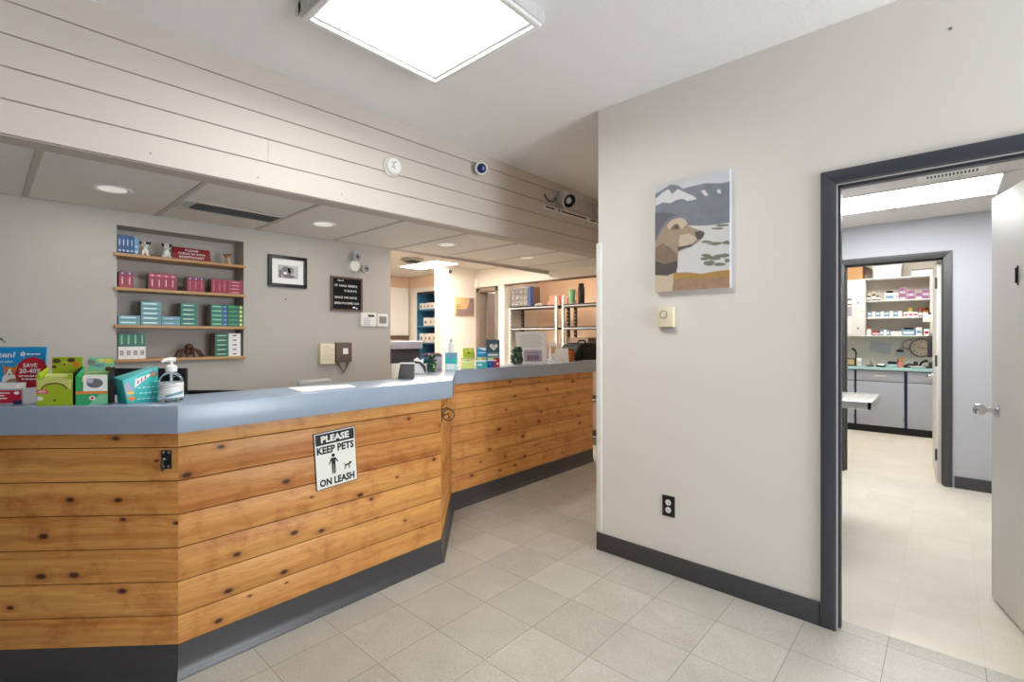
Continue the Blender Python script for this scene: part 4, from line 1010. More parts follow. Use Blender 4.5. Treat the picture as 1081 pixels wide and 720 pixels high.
def dispenser(name, label, loc, rz, w, ht, hh, hd, pal, prints_front, prints_head, stagger=.012, side='blackmat'):
    """an open counter dispenser: front tray with a curved cut-out, sides, and a header card behind."""
    t = thing(name, label, 'display box', loc, rz)
    m1, m2 = pal
    g = MB(); d = hd
    n = 14
    arc_ = [(w / 2 - w * .36 * math.cos(PI * k / n), ht * .80 + ht * .20 * 0 - 0) for k in range(n + 1)]
    top_ = [(w * (.12 + .76 * k / n), ht * (.86 - .20 * math.sin(PI * k / n)) ) for k in range(n + 1)]
    poly = [(0, 0), (w, 0), (w, ht)] + [(w * .90, ht)] + top_[::-1] + [(w * .10, ht), (0, ht)]
    g.prism(poly, 0, .003, m1, lambda x, z, q: (x - w / 2, q, z))
    for x0 in (-w / 2, w / 2 - .003): g.hexa([(x0, .003, 0), (x0 + .003, .003, 0), (x0 + .003, d, 0), (x0, d, 0), (x0, .003, ht), (x0 + .003, .003, ht), (x0 + .003, d, hh * .80), (x0, d, hh * .80)], m1 if x0 < 0 else side)  # right side coloured black for the shaded gap between boxes
    g.box(-w / 2, w / 2, .003, d, 0, .003, m1)
    tr_ = g.build('tray', t)
    g = MB(); g.rect(.001, w - .001, .001, ht * .62, lambda x, z: (x - w / 2, -.0002, z), m1); prints_front(g, lambda q: (lambda x, z: (x - w / 2, -.0005 * q, z))); g.build('printed_front', tr_)
    g = MB(); g.box(-w / 2 + stagger, w / 2 - .002, d, d + .003, ht * .3, hh, m2); hd_ = g.build('header_card', t)
    g = MB(); g.rect(stagger + .001, w - .003, ht * .9, hh - .001, lambda x, z: (x - w / 2, d - .0002, z), m2); prints_head(g, lambda q: (lambda x, z: (x - w / 2, d - .0005 * q, z))); g.build('printed_header', hd_)
    g = MB(); g.box(-w / 2 + .008, w / 2 - .008, .012, d - .01, .004, ht * .72, 'blackmat'); g.hexa([(-w / 2 + .010, .012, ht * .72), (w / 2 - .010, .012, ht * .72), (w / 2 - .010, d - .012, ht * .72), (-w / 2 + .010, d - .012, ht * .72), (-w / 2 + .010, .020, ht * .93), (w / 2 - .010, .020, ht * .93), (w / 2 - .010, d - .014, ht * 1.0), (-w / 2 + .010, d - .014, ht * 1.0)], 'limelight'); g.build('packets', t)
    return t
def pf(g, F):
    g.rect(0, .124, .088, .098, F(1), 'limelight'); g.rect(.0, .040, .045, .060, F(1), 'hotpink'); g.text('NEW', .020, .0525, .026, .008, F(2), 'paper', .02); g.disc(.062, .020, .005, .004, F(2), 'pawbrown', 10)
    g.rect(.004, .022, .020, .034, F(1), 'paper')
    g.rect(.003, .119, .062, .098, F(.5), 'limelight'); g.disc(.061, .058, .046, .027, F(.8), 'lime')
    n = 12; arc = [(.061 + .046 * math.cos(PI * k / n), .060 + .026 * math.sin(PI * k / n)) for k in range(n + 1)]; arc2 = [(.061 + .041 * math.cos(PI * k / n), .060 + .021 * math.sin(PI * k / n)) for k in range(n + 1)]
    g.flat(arc + arc2[::-1], F(1), 'pawbrown')
def ph(g, F):
    for x, z, rx, rz_, m_ in ((.030, .165, .014, .009, 'pawbrown'), (.082, .168, .014, .008, 'pawbrown'), (.022, .142, .008, .006, 'pawbrown'), (.060, .154, .010, .009, 'yellow'), (.098, .152, .013, .010, 'orange'), (.058, .152, .006, .004, 'pawbrown')): g.disc(x, z, rx, rz_, F(2 if m_ != 'pawbrown' else 3), m_)
    g.rect(.014, .121, .110, .118, F(2), 'pawbrown'); g.rect(.040, .085, .112, .116, F(3), 'paper')
dispenser('display_box', 'lime green counter display box with brown and orange spots on its header', (-2.479, .188, TOP), A1 + R(3), .122, .118, .180, .052, ('lime', 'lime'), pf, ph)
def pf2(g, F):
    g.rect(.024, .099, .050, .112, F(1), 'paper'); g.disc(.060, .082, .026, .018, F(2), 'inkgrey'); g.disc(.045, .092, .012, .010, F(3), 'lgrey', 14); g.rect(0, .1, .042, .052, F(2), 'orange'); g.disc(.052, .026, .010, .009, F(2), 'paper', 14); g.disc(.052, .026, .005, .005, F(3), 'redprint', 12); g.flat([(.04, 0), (.1, 0), (.1, .040), (.075, .040)], F(1), 'mint')
def ph2(g, F):
    for x, z, rx, rz_, m_ in ((.025, .158, .013, .012, 'grey'), (.056, .166, .012, .008, 'limelight'), (.080, .164, .013, .010, 'yellow'), (.080, .132, .012, .009, 'pawbrown'), (.050, .146, .018, .007, 'aqua')): g.disc(x, z, rx, rz_, F(2), m_)
    g.rect(.012, .098, .118, .122, F(2), 'limelight')
db = dispenser('display_box', 'mint and green counter display box with a kitten print, right of the lime box', (-2.402, .285, TOP), A1 + R(14), .100, .112, .178, .055, ('midgreen', 'mint'), pf2, ph2)
# turquoise carton, set cornerwise
t = thing('treat_carton', 'turquoise slant-topped treat carton with pale pattern, left of the sanitizer', 'box', (-2.330, .383, TOP), R(101))
g = MB(); w_, d_ = .100, .080
g.hexa([(-.004, 0, 0), (w_, 0, 0), (w_, d_, 0), (-.004, d_, 0), (-.020, -.004, .092), (w_, 0, .136), (w_, d_, .136), (-.02, d_, .100)], 'turq'); bx = g.build('carton', t, bev=.001)
g = MB(); FT = lambda q: (lambda x, z: (x, -.0012 - .0006 * q - .004 * max(0, (1 - x / w_)) * z / .1, z))
g.flat([(-.002, .003), (.018, .003), (.014, .060), (-.010, .088), (-.014, .070)], FT(1), 'lilac'); g.rect(-.004, .018, .004, .036, FT(2), 'turq'); g.disc(.010, .020, .011, .009, FT(3), 'orange', 14); g.rect(-.006, .018, .037, .046, FT(2), 'yellow')
g.flat([(.018, .058), (.070, .104), (.072, .112), (.020, .094)], FT(1), 'paper')
for x_, z_ in ((.030, .082), (.042, .090), (.054, .098)): g.flat([(x_ - .003, z_ - .006), (x_ + .001, z_ - .006), (x_ + .003, z_ + .006), (x_ - .001, z_ + .006)], FT(2), 'redprint')
for a in range(5):
    for b_ in range(4):
        x_, z_ = .034 + .016 * a + .006 * (b_ % 2), .014 + .022 * b_
        if z_ < .040 + x_ * .55: g.flat([(x_ - .008, z_), (x_, z_ + .0045), (x_ + .008, z_ + .002), (x_, z_ - .001)], FT(1), 'turqlight')
g.disc(.084, .112, .014, .012, FT(1), 'grey', 16); g.disc(.080, .106, .008, .006, FT(2), 'tan', 12); g.build('printed_sides', bx)
t = thing('sanitizer_bottle', 'clear sanitizer bottle with white pump and blue-banded label', 'bottle', (-2.292, .512, TOP), R(70))
g = MB(); g.lathe([(.034, .001), (.040, .006), (.041, .075), (.038, .095), (.024, .112), (.017, .118), (.017, .124)], 'gel', n=28); g.build('bottle', t)
g = MB(); g.lathe([(.0414, .018), (.0418, .020), (.0418, .074), (.0414, .076)], 'signwhite', n=28)
lb_ = g.build('label', t)
g = MB()
def band(z0, z1, m_, a0, a1, r_=.0422):
    n_ = 12
    for k in range(n_):
        a, b_ = R(a0 + (a1 - a0) * k / n_), R(a0 + (a1 - a0) * (k + 1) / n_); s0, s1 = k / n_ * .014, (k + 1) / n_ * .014
        g.face([(r_ * math.sin(a), -r_ * math.cos(a), z0 + s0), (r_ * math.sin(b_), -r_ * math.cos(b_), z0 + s1), (r_ * math.sin(b_), -r_ * math.cos(b_), z1 + s1), (r_ * math.sin(a), -r_ * math.cos(a), z1 + s0)], m_)
band(.020, .030, 'aqua', -20, 70); band(.052, .054, 'inkgrey', -65, 40); band(.060, .062, 'bluedark', -65, 30); band(.018, .019, 'cyan', -70, 70); g.build('printed_bands', lb_)
g = MB(); g.lathe([(.020, .120), (.020, .140), (.012, .146), (.006, .148), (.005, .164)], 'white', n=18); g.tube([(0, 0, .02), (0, 0, .13)], .004, 'white', 8); pm = g.build('pump', t)
g = MB(); g.tube([(.014, .004, .166), (0, 0, .168), (-.020, -.012, .166), (-.028, -.017, .158)], [.009, .010, .007, .005], 'white', 10); g.build('nozzle', pm)

# sheet of paper lying on the worktop
g = MB(); g.hexa([(-2.470, 1.045, TOP), (-2.395, 1.335, TOP), (-2.252, 1.298, TOP), (-2.232, 1.010, TOP), (-2.470, 1.045, TOP + .0015), (-2.395, 1.335, TOP + .0015), (-2.252, 1.298, TOP + .0015), (-2.232, 1.010, TOP + .0015)], 'paper')
tag(g.build('paper_sheet'), 'white paper sheets lying flat on the blue worktop above the leash sign', 'paper')

# behind the counter
def monitor(label, loc, rz, w, h, name='computer_monitor'):
    t = thing(name, label, 'monitor', (loc[0], loc[1], .735), rz)
    zt = loc[2] - .735
    g = MB(); g.box(-w / 2, w / 2, -.012, .012, zt - h, zt, 'black'); sc = g.build('screen_housing', t, bev=.004)
    g = MB(); g.box(-w / 2 + .012, w / 2 - .012, .0115, .0128, zt - h + .016, zt - .012, 'blackmat'); g.build('screen', sc)
    g = MB(); g.box(-.10, .10, -.07, .09, 0, .012, 'black'); g.build('base', t, bev=.003)
    g = MB(); g.box(-.03, .03, -.035, -.012, .012, max(.05, zt - h * .5), 'black'); g.build('stand_neck', t)
monitor('black computer monitor behind the counter, rising behind the sanitizer bottle', (-3.235, .582, 1.160), R(43), .50, .32)
monitor('black computer monitor behind the counter, only its low top edge showing', (-3.075, .86, 1.030), R(45), .46, .28)
t = thing('office_chair', 'light grey office chair behind the counter', 'chair', (-3.30, 1.585, 0), R(95))
g = MB(); g.box(-.125, .125, -.02, .03, .62, 1.03, 'seat'); g.build('backrest', t, bev=.022, seg=3)
g = MB(); g.box(-.23, .23, .02, .46, .43, .50, 'seat'); g.build('seat', t, bev=.03, seg=3)
g = MB(); g.box(-.03, .03, .0, .02, .44, .70, 'dark'); g.lathe([(.028, .12), (.028, .43)], 'dark', (0, .24, 0)); g.build('gas_lift', t)
for k in range(5):
    a = 2 * PI * k / 5; g = MB(); g.tube([(0, .24, .11), (.26 * math.cos(a), .24 + .26 * math.sin(a), .075)], [.022, .014], 'dark'); l_ = g.build('leg', t)
    g = MB(); g.lathe([(.028, -.014), (.032, -.008), (.032, .008), (.028, .014)], 'black', (.26 * math.cos(a), .24 + .26 * math.sin(a), .032), axis='y', n=14); g.build('caster', l_)

# printer on its stand past the end of the reception wall
t = thing('printer_stand', 'white cabinet under the printer past the reception wall end', 'cabinet', (-3.885, 2.80, 0), R(90))
g = MB(); g.box(-.20, .175, .02, .42, .04, .82, 'white'); g.build('carcass', t, bev=.004)
g = MB(); g.box(-.195, .170, 0, .019, .06, .805, 'whitemetal'); d_ = g.build('door', t, bev=.003); g = MB(); g.tube([(.13, 0, .50), (.13, -.02, .52), (.13, -.02, .60), (.13, 0, .62)], .005, 'chrome'); g.build('handle', d_)
t = thing('printer', 'dark bodied printer with flat light grey lid past the reception wall', 'printer', (-3.885, 2.79, .82), R(90))
g = MB(); g.box(-.18, .17, .0, .40, 0, .255, 'white'); g.build('base', t, bev=.006)
g = MB(); g.box(-.18, .165, .02, .39, .255, .392, 'dark'); g.build('body', t, bev=.006)
g = MB(); g.box(-.18, .175, -.01, .41, .392, .468, 'lilac'); g.build('lid', t, bev=.010, seg=3)
t = thing('card_terminal', 'small dark payment terminal tilted on the worktop edge near the printer', 'card terminal', (-2.475, 1.765, TOP), R(40))
g = MB(); g.prism([(-.035, 0), (.030, 0), (.036, .085), (.026, .090)], -.045, .045, 'dark', lambda y, z, q: (q, y, z)); b_ = g.build('housing', t, bev=.004)
g = MB(); s_ = .061 / .090; g.flat([(-.036, .022), (.036, .022), (.036, .082), (-.036, .082)], lambda x, z: (x, -.0352 + z * s_ - .0012, z), 'dark'); g.build('screen', b_)
g = MB(); g.prism([(.026, .089), (.036, .085), (.040, .092), (.028, .098)], -.046, .046, 'white', lambda y, z, q: (q, y, z)); g.build('printer_slot', t)
# things standing where the counter steps back
S3 = -2.90
t = thing('tissue_box', 'white tissue box with a black strap left of the potted plant', 'box', (-2.775, 2.085, TOP), R(42))
g = MB(); g.box(-.050, .050, -.045, .045, 0, .062, 'paper'); g.build('carton', t, bev=.004)
g = MB(); g.prism([(-.03, .062), (.03, .062), (.036, .105), (.012, .092), (-.010, .112), (-.036, .096)], -.002, .002, 'paper', lambda x, z, q: (x, q + .1 * (z - .062), z)); g.build('tissue', t)
g = MB(); g.tube([(-.052, -.048, .074), (-.02, -.052, .082), (.02, -.052, .076), (.050, -.050, .050), (.058, -.048, .012)], [.006, .008, .009, .009, .006], 'black', 8); g.build('strap', t)
t = thing('potted_plant', 'small green leafy plant with purple drooping top leaves on the counter', 'plant', (-2.855, 2.262, TOP), 0)
g = MB(); g.lathe([(.030, 0), (.034, .03), (.040, .085), (.036, .088), (.030, .080)], 'leafdark', n=18)
for k in range(26):
    a = random.uniform(0, 2 * PI); z = random.uniform(.01, .078); r_ = .033 + .008 * z / .08; g.ball((r_ * math.cos(a), r_ * math.sin(a), z), (.007, .007, .005), random.choice(['leaf', 'limelight', 'leaf', 'mint']), 6)
g.build('pot', t)
g = MB()
for k in range(13):
    a = 2 * PI * k / 13 + random.uniform(-.15, .15); L_ = random.uniform(.055, .095); h_ = random.uniform(.035, .06)
    pts = [(math.cos(a) * L_ * s_, math.sin(a) * L_ * s_, .082 + h_ * math.sin(s_ * 2.4) - .01 * s_) for s_ in (0, .25, .5, .75, 1)]
    g.tube(pts, [.004, .009, .011, .008, .001], 'leafpurple' if k % 3 else 'leaf', 6)
g.build('leaves', t)
t = thing('carton', 'lilac grey carton standing between the potted plant and the teal carton', 'box', (-2.945, 2.392, TOP), R(42))
g = MB(); g.box(-.032, .032, -.03, .03, 0, .112, 'lilac'); g.build('body', t, bev=.002)
g = MB(); g.box(-.033, .033, -.031, .031, .108, .118, 'lgrey'); g.build('flap', t, bev=.001)
t = thing('carton', 'teal carton fading to white at its foot, at the counter step', 'box', (-2.865, 2.465, TOP), R(42))
g = MB(); g.box(-.044, .044, -.032, .032, 0, .050, 'turqlight'); g.box(-.044, .044, -.032, .032, .050, .092, 'turq'); g.box(-.044, .044, -.032, .032, .092, .134, 'boxlblue'); bd_ = g.build('body', t)
g = MB(); g.flat([(-.03, .01), (.03, .01), (.02, .045), (-.022, .05)], EPS(66), 'paper'); g.build('printed_front', bd_)
t = thing('squeeze_bottle', 'white squeeze bottle standing on the teal carton', 'bottle', (-2.868, 2.468, TOP + .134), 0)
g = MB(); g.lathe([(.020, 0), (.022, .004), (.021, .05), (.013, .080), (.009, .084)], 'white', n=16); g.build('body', t)
g = MB(); g.lathe([(.010, .084), (.010, .096), (.006, .102), (.005, .112)], 'lgrey', n=12); g.build('nozzle', t)

# along the far run of the counter: fronts face the lobby
Q = R(78)
def pf3(g, F): g.rect(0, .114, .078, .082, F(1), 'pawbrown'); g.disc(.05, .03, .012, .010, F(1), 'limelight'); g.rect(.01, .09, .054, .060, F(1), 'paper')
def ph3(g, F): g.disc(.04, .14, .012, .010, F(1), 'yellow'); g.disc(.075, .148, .012, .009, F(1), 'limelight'); g.disc(.060, .125, .010, .008, F(1), 'pawbrown')
dispenser('display_box', 'yellow-green display box first on the far run of the counter', (-2.865, 2.640, TOP), Q - R(30), .105, .090, .165, .055, ('limelight', 'lime'), pf3, ph3)
def pf4(g, F): g.rect(.0, .08, .050, .066, F(1), 'paper'); g.rect(.01, .05, .018, .036, F(1), 'turqlight'); g.disc(.06, .075, .012, .010, F(1), 'tan')
def ph4(g, F): g.rect(.02, .08, .120, .128, F(1), 'turqlight'); g.flat([(.015, .165), (.08, .14), (.08, .165)], F(1), 'paper')
dispenser('display_box', 'sky blue and turquoise display box second on the far counter run', (-2.845, 2.775, TOP), Q - R(30), .090, .088, .168, .055, ('turq', 'cyan'), pf4, ph4)
def pf5(g, F): g.rect(.062, .112, 0, .078, F(1), 'redprint'); g.rect(.008, .085, .052, .064, F(2), 'paper'); g.disc(.034, .028, .012, .010, F(2), 'cyan'); g.disc(.095, .030, .010, .010, F(2), 'paper')
def ph5(g, F): g.rect(.02, .10, .095, .110, F(1), 'paper')
dispenser('display_box', 'cobalt blue and red display box before the heart card, far counter run', (-2.850, 2.915, TOP), Q - R(30), .115, .078, .120, .05, ('bluedark', 'aqua'), pf5, ph5)
t = thing('heart_card', 'slate card with a white heart standing behind the cobalt box', 'card', (-2.945, 3.01, TOP), Q - R(32))
g = MB(); g.hexa([(-.060, 0, 0), (.060, 0, 0), (.060, .006, 0), (-.060, .006, 0), (-.060, .030, .232), (.060, .030, .232), (.060, .036, .232), (-.060, .036, .232)], 'slateblue'); c_ = g.build('card', t)
g = MB(); FH = lambda q: (lambda x, z: (x, z * .030 / .232 - .0006 * q, z))
hp_ = []
for k in range(28):
    a = 2 * PI * k / 28; hp_.append((.0022 * 16 * math.sin(a) ** 3 / 1.0 + .008, .170 + .0021 * (13 * math.cos(a) - 5 * math.cos(2 * a) - 2 * math.cos(3 * a) - math.cos(4 * a))))
g.flat(hp_[::-1], FH(1), 'signwhite')
for z_ in (.188, .176, .164): g.rect(-.012, .026, z_ - .002, z_ + .002, FH(2), 'inkgrey')
g.rect(-.05, .05, .06, .09, FH(1), 'aqua'); g.rect(.01, .05, .03, .055, FH(1), 'leafdark'); g.build('printed_heart', c_)
g = MB(); g.box(-.02, .02, .006, .07, 0, .003, 'slateblue'); g.build('easel', t)
# leafy green ornament
t = thing('leafy_ornament', 'bushy dark green leafy ornament standing against the white sheet stand', 'plant', (-2.905, 3.285, TOP), 0)
g = MB(); g.lathe([(.035, 0), (.038, .02), (.030, .022)], 'white', n=16); g.build('base', t)
g = MB()
for k in range(90):
    a = random.uniform(0, 2 * PI); z = random.uniform(.018, .165); r_ = .050 * (1 - .55 * max(0, (z - .09) / .08) ** 2); rr_ = r_ * math.sqrt(random.uniform(.4, 1))
    g.ball((rr_ * math.cos(a), rr_ * math.sin(a), z), (.015, .015, .010), random.choice(['leaf', 'leafdark', 'leafdark']), 5, Matrix.Rotation(random.uniform(-1, 1), 4, 'X'))
g.build('foliage', t)
# acrylic stand with a printed sheet
t = thing('sheet_stand', 'large white printed sheet with a small photo in a stand on the counter', 'sign', (-2.930, 3.535, TOP), R(58))
g = MB(); FS = lambda q: (lambda x, z: (x, (z - .004) * .06 / .301 - .0008 * q, z))
g.hexa([(-.150, 0, .004), (.150, 0, .004), (.150, .003, .004), (-.150, .003, .004), (-.150, .06, .305), (.150, .06, .305), (.150, .063, .305), (-.150, .063, .305)], 'paper'); c_ = g.build('sheet', t)
g = MB()
for k in range(7): g.rect(-.100 - .01 * (k % 2), .095 + .012 * (k % 3), .270 - .018 * k, .273 - .018 * k, FS(1), 'grey')
g.rect(-.080, .100, .020, .130, FS(1), 'lilac'); g.rect(-.055, .075, .030, .085, FS(2), 'violet')
for x_ in (-.035, -.005, .030, .055): g.disc(x_, .058, .011, .024, FS(3), 'inkgrey', 12)
g.rect(-.06, .08, .100, .105, FS(2), 'inkgrey'); g.build('printed_text', c_)
g = MB(); g.box(-.150, .150, -.012, .10, 0, .004, 'bin'); g.build('stand_foot', t)
# thank-you cards
for i_, (x_, y_, w_, h_, rz_, m_, lab) in enumerate(((-3.02, 3.80, .085, .255, 62, 'photo2', 'tall white card with a portrait photo, right of the large printed sheet'), (-2.985, 3.955, .075, .200, 70, 'photo1', 'white card standing just behind the blank cream card'))):
    t = thing('greeting_card', lab, 'card', (x_, y_, TOP), R(rz_), 'cards on the far counter run')
    g = MB(); k2 = .03 / h_
    g.hexa([(-w_ / 2, 0, 0), (w_ / 2, 0, 0), (w_ / 2, .002, 0), (-w_ / 2, .002, 0), (-w_ / 2, .03, h_), (w_ / 2, .03, h_), (w_ / 2, .032, h_), (-w_ / 2, .032, h_)], 'paper'); g.hexa([(-w_ / 2, .060, 0), (w_ / 2, .060, 0), (w_ / 2, .062, 0), (-w_ / 2, .062, 0), (-w_ / 2, .03, h_), (w_ / 2, .03, h_), (w_ / 2, .032, h_), (-w_ / 2, .032, h_)], 'paper'); c_ = g.build('folded_sheet', t)
    g = MB(); g.rect(-w_ * .40, w_ * .40, h_ * .42, h_ * .80, lambda x, z: (x, z * k2 - .0008, z), m_); g.disc(0, h_ * .60, w_ * .16, h_ * .10, lambda x, z: (x, z * k2 - .0014, z), 'tan', 14)
    for k in range(4): g.rect(-w_ * .35, w_ * (.3 - .06 * k), h_ * (.30 - .06 * k), h_ * (.315 - .06 * k), lambda x, z: (x, z * k2 - .0008, z), 'lilac')
    g.build('printed_photo', c_)
t = thing('greeting_card', 'blank cream card leaning in front of the amber jar', 'card', (-2.945, 4.035, TOP), R(66), 'cards on the far counter run')
g = MB(); g.hexa([(-.080, 0, .0), (.080, 0, .0), (.080, .002, 0), (-.080, .002, 0), (-.080, .025, .135), (.080, .025, .140), (.080, .027, .140), (-.080, .027, .135)], 'limelight' if 0 else 'paper'); g.build('card', t)
g = MB(); g.box(-.03, .03, .002, .05, 0, .03, 'cream'); g.build('prop', t)
t = thing('amber_jar', 'amber jar between the cream card and the black bag', 'jar', (-2.960, 4.175, TOP), 0)
g = MB(); g.lathe([(.050, 0), (.056, .006), (.056, .095), (.040, .115), (.040, .120)], 'amber', n=20); g.build('jar', t)
g = MB(); g.lathe([(.043, .118), (.043, .136), (.03, .139)], 'brownboard', n=20); g.build('lid', t)
t = thing('black_bag', 'large rounded black bag lying at the far counter end', 'bag', (-3.02, 4.40, TOP), R(90))
g = MB(); g.prism([(-.15, .004), (.30, .004), (.31, .05), (.29, .150), (.22, .190), (.02, .192), (-.09, .165), (-.145, .10)], -.11, .13, 'blackmat', lambda x, z, q: (x, q, z)); g.build('body', t, bev=.03, seg=4)
g = MB(); g.tube([(.02, 0, .188), (.05, 0, .215), (.15, 0, .215), (.18, 0, .188)], .009, 'blackmat', 8); g.build('handle', t)
g = MB(); g.prism([(-.06, .02), (.10, .02), (.10, .10), (.06, .135), (-.02, .135), (-.06, .10)], -.135, -.105, 'blackmat', lambda x, z, q: (x, q, z)); g.build('front_pocket', t, bev=.012, seg=3)

# ================================================================== TREATMENT AREA
# metal shelving in the recess
def shelving(label, x0, x1):
    t = thing('storage_shelf', label, 'shelving', (x0, 5.02, 0), 0, 'black and white metal shelving in the recess')
    w = x1 - x0
    for x in (0, w - .035):
        for y in (0, .27):
            zt_ = 1.86 if (y == 0 and ((x > 0) == (x0 < -4))) else 1.735
            g = MB(); g.box(x, x + .035, y, y + .03, 0, zt_, 'white' if y == 0 else 'black')
            # slots
            for k in range(36):
                z = .06 + .05 * k
                if z + .03 > zt_: continue
                if y == 0: g.box(x + (.026 if x == 0 else .002), x + (.034 if x == 0 else .009), -.0012, .001, z, z + .028, 'black')
                else: g.box(x + .010, x + .025, .2688, .271, z, z + .022, 'tbar')
            g.build('upright', t)
    for z in (.10, .55, 1.02, 1.425, 1.712):
        g = MB(); g.box(.035 if 0 else 0.0, w, .012, .30, z, z + .026, 'black'); s_ = g.build('shelf_board', t)
        g = MB(); g.box(.036, w - .036, -.003, .012, z + .004, z + .020, 'lgrey'); o = g.build('front_edge', s_); o['label'] = 'light grey front edge'
        g = MB(); g.box(.036, w - .036, -.002, .012, z + .020, z + .036, 'black'); g.box(.036, w - .036, -.002, .012, z - .010, z + .004, 'black'); g.build('lip', s_)
shelving('metal shelving unit holding the drawer organizer', -4.60, -3.755)
shelving('metal shelving unit holding the mint tumbler', -3.675, -2.80)
ZS = 1.738
t = thing('drawer_organizer', 'grey small-parts drawer organizer with blue side band on the metal shelving', 'organizer', (-4.58, 5.05, ZS), R(3))
g = MB(); g.box(0, .34, .012, .22, 0, .285, 'grey'); g.box(.315, .346, 0, .04, .0, .287, 'bluedark'); g.box(.34, .344, .04, .22, 0, .285, 'brownboard'); g.box(-.006, .345, 0, .012, 0, .012, 'lgrey'); g.box(-.006, .345, 0, .012, .273, .287, 'lgrey'); g.build('case', t)
for r_ in range(3):
    for q in range(4):
        g = MB(); g.box(.006 + .074 * q, .074 + .074 * q, -.008, .012, .018 + .084 * r_, .095 + .084 * r_, 'grey'); d_ = g.build('drawer', t, bev=.002)
        g = MB(); g.box(.028 + .074 * q, .052 + .074 * q, -.016, -.008, .040 + .084 * r_, .050 + .084 * r_, 'lgrey'); g.build('pull', d_)
t = thing('serving_dish', 'shallow white dish on the upper metal shelf beside the coral boxes', 'dish', (-4.12, 5.12, ZS), 0)
g = MB(); g.lathe([(.04, 0), (.065, .012), (.078, .036), (.074, .036), (.060, .014), (.03, .008)], 'white', n=22); g.build('bowl', t)
g = MB(); g.lathe([(.05, .034), (.055, .042), (.02, .050)], 'lgrey', n=18); g.build('lid', t)
for x_, y_, z_, w_, h_, lab in ((-3.99, 5.13, 0, .185, .070, 'lower coral box under another on the upper metal shelf'), (-3.965, 5.14, .072, .15, .070, 'upper coral box on another on the upper metal shelf'), (-3.805, 5.18, 0, .10, .10, 'coral box behind the white shelving upright'), (-3.672, 5.16, 0, .07, .075, 'small coral box left of the mint tumbler')):
    t = thing('coral_box', lab, 'box', (x_, y_, ZS + z_), R(4), 'coral boxes on the upper metal shelf')
    g = MB(); g.box(0, w_, 0, .10, 0, h_ - .018, 'coral'); g.build('body', t, bev=.002)
    g = MB(); g.box(-.002, w_ + .002, -.002, .102, h_ - .018, h_, 'coral'); g.build('lid', t, bev=.002)
t = thing('tumbler', 'mint green tumbler on the upper metal shelf', 'tumbler', (-3.570, 5.10, ZS), 0)
g = MB(); g.lathe([(.036, 0), (.044, .195), (.041, .196)], 'mint', n=22); g.build('cup', t)
g = MB(); g.tube([(.04, 0, .165), (.075, 0, .16), (.072, 0, .06), (.038, 0, .05)], .006, 'orange', 8); g.build('handle', t)
t = thing('thermos', 'tall black flask on the upper metal shelf right of the mint tumbler', 'flask', (-3.435, 5.11, ZS), 0)
g = MB(); g.lathe([(.040, 0), (.042, .006), (.042, .215), (.030, .235)], 'black', n=22); g.build('body', t)
g = MB(); g.lathe([(.034, .233), (.034, .262), (.022, .268)], 'blackmat', (-.0, 0, 0), n=18); g.build('cap', t)
t = thing('cardboard_box', 'plain brown carton on the shelf behind the counter cards', 'box', (-3.64, 5.08, 1.048), R(-3))
g = MB(); g.box(0, .34, 0, .22, 0, .27, 'brownside'); g.build('body', t, bev=.003)
g = MB(); g.box(.165, .180, -.001, .221, .268, .2712, 'tan'); g.build('tape', t)

# wall pieces on the stub wall
t = thing('dome_camera', 'small dark dome camera high on the white stub wall', 'security camera', (-5.20, 4.432, 2.245), R(90))
g = MB(); g.lathe([(.036, 0), (.036, .014), (.030, .02)], 'white', axis='y', n=20); g.build('base', t)
g = MB(); g.ball((0, -.022, 0), (.028, .028, .028), 'dark', 12); g.build('dome', t)
t = thing('canvas_print', 'square sunset canvas print on the white stub wall', 'picture', (-5.20, 4.713, 1.768), R(90))
g = MB(); g.box(-.175, .175, -.03, 0, -.13, .13, 'photo1'); g.build('canvas', t, bev=.002)
g = MB(); FP = lambda q: (lambda x, z: (x, -.0304 - .0006 * q, z)); g.rect(-.170, .170, -.125, -.040, FP(1), 'photo2'); g.flat([(-.02, -.125), (.170, -.125), (.170, .125), (.09, .125), (.06, .02)], FP(2), 'photo2'); g.flat([(-.17, -.04), (-.06, -.01), (-.17, .03)], FP(2), 'tan'); g.build('printed_picture', t)
t = thing('door_sensor', 'small white sensor box by the top of the brown door frame', 'sensor', (-5.165, 4.92, 2.06), 0)
g = MB(); g.box(-.035, .035, -.0, .03, 0, .13, 'white'); g.build('case', t, bev=.004)
g = MB(); g.lathe([(.009, 0), (.008, .003)], 'lgrey', (0, 0, .09), axis='y', n=12); g.build('lens', t)
# tall blue cabinet with white stock
cabinet = thing('supply_cabinet', 'tall white cabinet with open blue interior in the treatment area', 'cabinet', (-6.0, 4.80, 0), 0)
x0, x1 = -.655, .655; xa, xb = x0 + .2, x1 - .06
g = MB(); g.box(x0, xa, 0, .02, 0, 2.13, 'white'); g.box(xb, x1, 0, .02, 0, 2.13, 'white'); g.box(xa, xb, 0, .02, 2.055, 2.13, 'white'); g.box(xa, xb, 0, .02, 0, .12, 'white'); g.build('face_frame', cabinet, bev=.003)
g = MB(); g.box(xa - .016, xa, .02, .44, 0, 2.13, 'cabblue'); g.box(xb, xb + .016, .02, .44, 0, 2.13, 'cabblue'); g.box(xa, xb, .425, .44, 0, 2.13, 'cabblue'); g.box(xa, xb, .02, .425, 2.055, 2.075, 'cabblue'); g.box(xa, xb, .02, .425, .09, .12, 'cabblue'); g.build('carcass', cabinet)
CSH = (1.775, 1.505, 1.235, .98, .60)
for z in CSH:
    g = MB(); g.box(xa, xb, .03, .425, z - .02, z, 'cabblue'); g.build('shelf', cabinet)
g = MB(); g.box(xa, xb, .022, .05, 2.02, 2.055, 'black'); o = g.build('header_rail', cabinet); o['label'] = 'black rail under the top'
